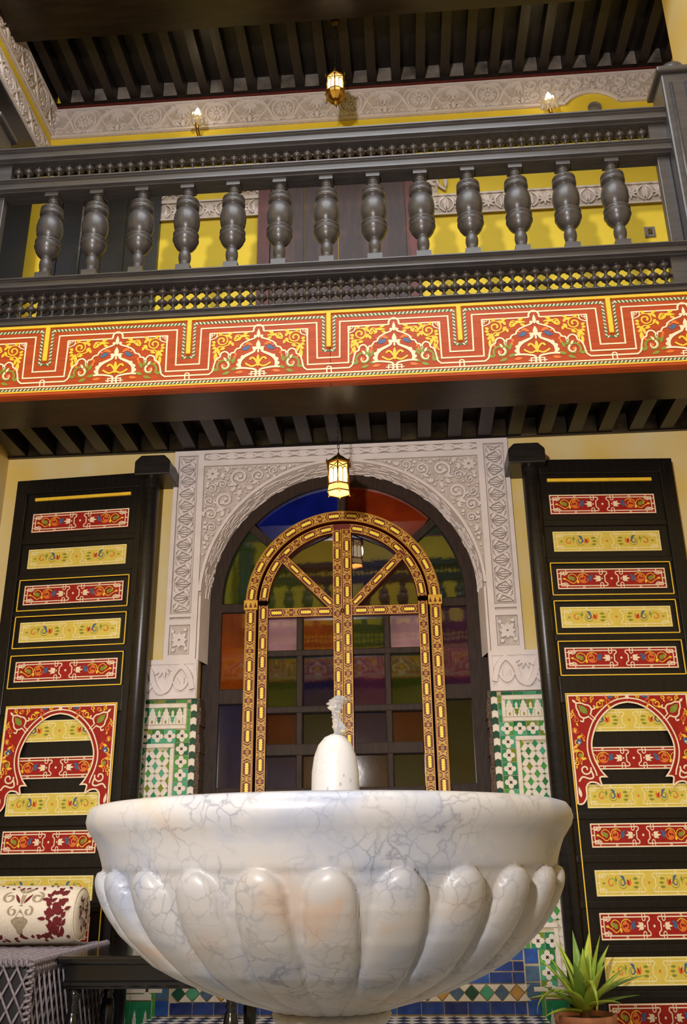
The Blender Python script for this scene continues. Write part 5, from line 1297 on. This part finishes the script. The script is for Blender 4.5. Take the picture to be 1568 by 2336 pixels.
for i in range(26):
    t = i / 25; a = -1.35 + 0.5*math.sin(i*1.3); zz = 0.285 - 0.24*t; r = interp([(0, 0.006), (0.08, 0.030), (0.2, 0.044), (0.45, 0.055), (1, 0.056)], t) + 0.001
    mb.lathe([(0.0, -0.005), (0.002, -0.003), (0.003, 0.0), (0.002, 0.003), (0.0, 0.005)], 8, 'water', (FX + 0.012 + r*math.cos(a), FY + r*math.sin(a), EZ + zz), cap=False)
mb.build('trickle', jet)

# ================================================================== SIDE TABLE
tb = empty('side_table', (-0.78, 4.73, FZ)); tag(tb, 'low black lacquered table with turned legs left of the fountain', 'table')
mb = MB(); mb.box((-1.215, 4.40, 0.355), (-0.34, 5.03, 0.39), 'table_black'); bevel(mb.build('tabletop', tb), 0.012, 3)
for (x0, y0, x1, y1) in ((-1.18, 4.43, -0.37, 4.455), (-1.18, 4.975, -0.37, 5.0), (-1.18, 4.455, -1.155, 4.975), (-0.395, 4.455, -0.37, 4.975)):
    mb = MB(); mb.box((x0, y0, 0.255), (x1, y1, 0.356), 'table_black'); bevel(mb.build('apron', tb), 0.004, 2)
mb = MB(); mb.extrude_x([(4.43, 0.262), (4.422, 0.27), (4.422, 0.282), (4.43, 0.29)], -1.18, -0.37, 'table_black'); mb.build('apron_bead', tb)
lp = [(0.018, 0.0), (0.026, 0.02), (0.026, 0.05), (0.016, 0.06), (0.024, 0.075), (0.018, 0.09), (0.016, 0.12), (0.022, 0.16), (0.032, 0.23), (0.034, 0.28), (0.028, 0.32), (0.018, 0.34), (0.027, 0.352), (0.018, 0.365), (0.024, 0.38), (0.03, 0.395), (0.03, 0.428)]
mb = MB(); mb.lathe(lp, 20, 'table_black'); leg = mb.mesh('leg')
for x in (-1.14, -0.43):
    for y in (4.465, 4.965): place('leg', leg, tb, (x, y, FZ))

# ================================================================== ROPE BENCH AND BOLSTER
bn = empty('rope_bench', (-1.72, 4.67, FZ)); tag(bn, 'low bench wrapped in grey woven rope netting at the far left', 'bench')
bx0, bx1, by0, by1, bt = -2.22, -1.235, 4.17, 5.19, 0.385
mb = MB(); mb.box((bx0 + 0.02, by0 + 0.02, FZ), (bx1 - 0.02, by1 - 0.02, bt - 0.012), 'bench_frame'); bevel(mb.build('frame', bn), 0.02, 2)
mb = MB(); n = 34
for i in range(n):
    y = by0 + 0.012 + (by1 - by0 - 0.024)*i/(n-1)
    pts = [(bx0 + (bx1-bx0)*k/16, y + 0.008*math.sin(k*2.1 + i), bt + 0.004*math.cos(k*PI + i*PI)) for k in range(17)]
    mb.tube(pts, 0.0095, 'rope', 6)
    # wraps over the right edge
    mb.tube([(bx1 - 0.05, y, bt), (bx1 - 0.006, y + 0.004, bt - 0.004), (bx1 + 0.006, y + 0.012, bt - 0.026), (bx1 - 0.002, y + 0.02, bt - 0.05)], 0.011, 'rope', 6)
o = mb.build('rope_seat', bn); o['kind'] = 'stuff'
mb = MB()
def net(fn, L, z0, z1, step):
    H = z1 - z0; k = int((L + H*0.55)/step) + 1
    for i in range(k):
        for s in (1, -1):
            u0 = i*step; u1 = u0 - H*0.55
            a, za, b_, zb = u0, z0, u1, z1
            if b_ < 0: zb = z0 + (a/(a-b_))*H; b_ = 0
            if a > L: za = z0 + ((a-L)/(a-u1))*H; a = L
            if a <= b_: continue
            if s < 0: a, b_ = L - a, L - b_
            mb.tube([fn(a, za, 0.004*s), fn(b_, zb, 0.004*s)], 0.0052, 'rope', 5)
net(lambda u, z, h: (bx0 + u, by0 - 0.002 - h, z), bx1 - bx0, FZ + 0.01, bt - 0.01, 0.058)
net(lambda u, z, h: (bx1 + 0.002 + h, by0 + u, z), by1 - by0, FZ + 0.01, bt - 0.01, 0.058)
o = mb.build('rope_netting', bn); o['kind'] = 'stuff'
mb = MB()
for (p, q) in (((bx0, by0, bt), (bx1, by0, bt)), ((bx1, by0, bt), (bx1, by1, bt)), ((bx1, by0, FZ + 0.01), (bx1, by0, bt))):
    p = Vector(p); q = Vector(q); L = (q-p).length; k = int(L/0.022)
    for i in range(k):
        c = p + (q-p)*(i+0.5)/k; d = (q-p).normalized(); a = Vector((0, 0, 1)) if abs(d.z) < 0.5 else Vector((1, 0, 0)); b_ = d.cross(a)
        pts = [c + d*(0.016*(t/8 - 0.5)) + (a*math.cos(t*PI/4) + b_*math.sin(t*PI/4))*0.013 for t in range(9)]
        mb.tube(pts, 0.0065, 'rope', 5)
o = mb.build('rope_edging', bn); o['kind'] = 'stuff'
# bolster
bo = empty('bolster_cushion', (-1.6, 4.86, 0.405)); tag(bo, 'cream bolster cushion with burgundy foliage and taupe medallion on the rope bench', 'cushion')
BR, bzc, byc, bxa, bxb = 0.133, 0.405 + 0.136, 4.86, -2.0, -1.275
mb = MB(); mb.lathe([(0.0, bxa - 0.02), (0.09, bxa - 0.015), (0.125, bxa), (BR, bxa + 0.04), (BR + 0.004, (bxa+bxb)/2), (BR, bxb - 0.05), (0.126, bxb - 0.012), (0.118, bxb), (0.09, bxb + 0.012), (0.04, bxb + 0.008), (0.0, bxb + 0.002)], 40, 'cushion_cloth', (0, byc, bzc), axis='x', cap=False); mb.build('cushion_body', bo)
mb = MB(); mb.tube([(bxb - 0.003, byc + 0.121*math.cos(2*PI*i/28), bzc + 0.121*math.sin(2*PI*i/28)) for i in range(28)], 0.006, 'cushion_cloth', 6, closed=True); mb.build('piping', bo)
A = Art(lambda u, v, h: (u, byc - (BR + 0.0035 + h)*math.cos(v), bzc + (BR + 0.0035 + h)*math.sin(v)), 0.0005, 0.0006)
def sq(fn_pts, cx, cv): return [(cx + p[0], cv + p[1]/BR) for p in fn_pts]
cx, cv = -1.535, 0.2
for s in (-1, 1):
    A.line(sq(spiral(s*0.07, 0.06, 0.032, 0.010, 90 if s > 0 else 90, 90 + s*-420, 24), cx, cv), 0.016, 'cushion_taupe', 1)
    A.line(sq(spiral(s*0.04, -0.005, 0.024, 0.008, 100, 100 + s*-380, 20), cx, cv), 0.012, 'cushion_taupe', 1)
    A.line(sq(spl([(0, -0.10), (s*0.022, -0.07), (s*0.035, -0.045), (s*0.01, -0.03)], 4), cx, cv), 0.014, 'cushion_taupe', 1)
    A.fill(sq(leaf2(0, 0.085, 90 - s*50, 0.06, 0.02), cx, cv), 'cushion_taupe', 1)
    A.fill(sq(leaf2(s*0.01, 0.03, 90 - s*35, 0.06, 0.014), cx, cv), 'cushion_red', 2)
for a, L in ((90, 0.1), (-90, 0.03), (-70, 0.03), (-110, 0.03)): A.fill(sq(leaf2(0, 0.02 if a > 0 else -0.085, a, L, 0.022), cx, cv), 'cushion_taupe', 1)
A.fill(sq(leaf2(0, -0.085, 90, 0.09, 0.05), cx, cv), 'cushion_taupe', 1); A.disc(cx, cv + 0.02/BR, 0.01, 'cushion_red', 2)
rb = random.Random(9)
def spray(cx, v0, v1, dense, w):
    for i in range(dense):
        v = v0 + (v1-v0)*i/dense; x = cx + rb.uniform(-w, w)
        for k in range(3): A.fill(sq(leaf2(0, 0, rb.uniform(0, 360), rb.uniform(0.022, 0.045), 0.017), x, v), 'cushion_red', 1)
spray(-1.385, -0.75, 0.95, 18, 0.02); spray(-1.34, -0.6, 1.0, 12, 0.03); spray(-1.69, -0.75, 0.2, 12, 0.025)
for i in range(30): A.fill(sq(leaf2(0, 0, rb.uniform(20, 160), rb.uniform(0.02, 0.05), 0.018), -2.0 + 0.024*i, -0.95 + rb.uniform(-0.15, 0.2)), 'cushion_red', 1)
for i in range(22): A.fill(sq(leaf2(0, 0, rb.uniform(200, 340), rb.uniform(0.015, 0.035), 0.014), -2.0 + 0.032*i, 1.2 + rb.uniform(-0.1, 0.2)), 'cushion_red', 1)
A.build('pattern_shapes', bo)['kind'] = 'stuff'  # flat print of separate leaf and scroll shapes, countable though tagged as stuff
A = Art(lambda u, v, h: (bxb + 0.0125 - 0.0006*0 + h, byc + u, bzc + v), 0.0, 0.0005)
for i in range(34):
    a = rb.uniform(0, 360); r = rb.uniform(0.02, 0.085); A.fill(leaf2(r*math.cos(a), r*math.sin(a), rb.uniform(0, 360), 0.032, 0.013), 'cushion_red' if i % 4 else 'cushion_taupe', 1)
A.build('end_pattern', bo)

# ================================================================== POTTED ALOE
px, py = 1.185, 5.0
pl = empty('potted_aloe', (px, py, FZ)); tag(pl, 'green spiky aloe in a terracotta pot before the right door', 'potted plant')
mb = MB(); mb.lathe([(0.0, 0.0), (0.085, 0.0), (0.118, 0.19), (0.142, 0.195), (0.146, 0.245), (0.134, 0.248), (0.126, 0.225), (0.0, 0.222)], 32, 'terracotta', (px, py, FZ), cap=False); mb.build('pot', pl)
mb = MB(); mb.lathe([(0.0, 0.232), (0.08, 0.23), (0.127, 0.224)], 24, 'soil', (px, py, FZ), cap=False); mb.build('soil', pl)
mb = MB(); mb.lathe([(0.026, 0.0), (0.03, 0.05), (0.022, 0.09), (0.0, 0.1)], 10, 'leaf_brown', (px, py, 0.055), cap=False); mb.build('stem', pl)
def aloe_leaf(az, elev, L, w, droop, mt, z0=0.10, twist=0.0):
    mb = MB(); n = 12; vs = []; az = math.radians(az); p = Vector((px + 0.015*math.cos(az), py + 0.015*math.sin(az), z0)); e = math.radians(elev); seg = L/n
    for i in range(n + 1):
        t = i / n; ww = w * (0.75 + 0.5*t if t < 0.3 else 0.9*(1 - ((t-0.3)/0.7)**1.25)) ; ww = max(ww, 0.0008); th = 0.010*(1-t) + 0.0012
        d = Vector((math.cos(e)*math.cos(az), math.cos(e)*math.sin(az), math.sin(e))); s = Vector((-math.sin(az), math.cos(az), 0)); nr = s.cross(d) * -1
        if nr.z < 0: nr = -nr
        for (a, b_) in ((-1, 0.35), (-0.5, 0.08), (0, 0.0), (0.5, 0.08), (1, 0.35)): vs.append(p + s*(a*ww/2) + nr*(b_*ww*0.5))
        for (a, b_) in ((0.5, -0.6), (0, -1.0), (-0.5, -0.6)): vs.append(p + s*(a*ww/2) + nr*(b_*th))
        p = p + d*seg; e -= math.radians(droop)/n * (0.5 + t)
    fs = [(i*8+k, i*8+(k+1) % 8, (i+1)*8+(k+1) % 8, (i+1)*8+k) for i in range(n) for k in range(8)] + [tuple(range(8)), tuple(n*8+k for k in range(8))]
    mb.add(vs, fs, mt, True); mb.build('leaf', pl)
LV = [(200, 38, .24, .040, 25), (175, 55, .27, .042, 20), (225, 30, .22, .036, 40), (150, 62, .26, .040, 12), (250, 62, .24, .044, 18), (270, 72, .25, .046, 10), (300, 58, .27, .044, 15), (325, 42, .26, .042, 28), (345, 30, .30, .036, 20), (5, 48, .27, .042, 16), (30, 60, .30, .044, 10), (55, 72, .31, .044, 8), (90, 70, .28, .044, 14), (120, 66, .29, .042, 12), (190, 15, .25, .034, 30), (210, 10, .22, .03, 35), (355, 15, .24, .032, 10), (285, 80, .2, .05, 5), (20, 74, .33, .04, 6), (165, 74, .3, .04, 8), (100, 80, .3, .04, 4), (235, 45, .25, .04, 60), (310, 20, .2, .034, 30)]
for i, (a, e, L, w, d) in enumerate(LV): aloe_leaf(a, e, L*1.04, w*1.75, d, 'leaf_green' if i % 4 else 'leaf_dark', 0.09 + 0.02*(i % 3))
aloe_leaf(275, 55, .34, .034, 190, 'leaf_green', 0.15); aloe_leaf(195, 40, .30, .03, 150, 'leaf_green', 0.13)
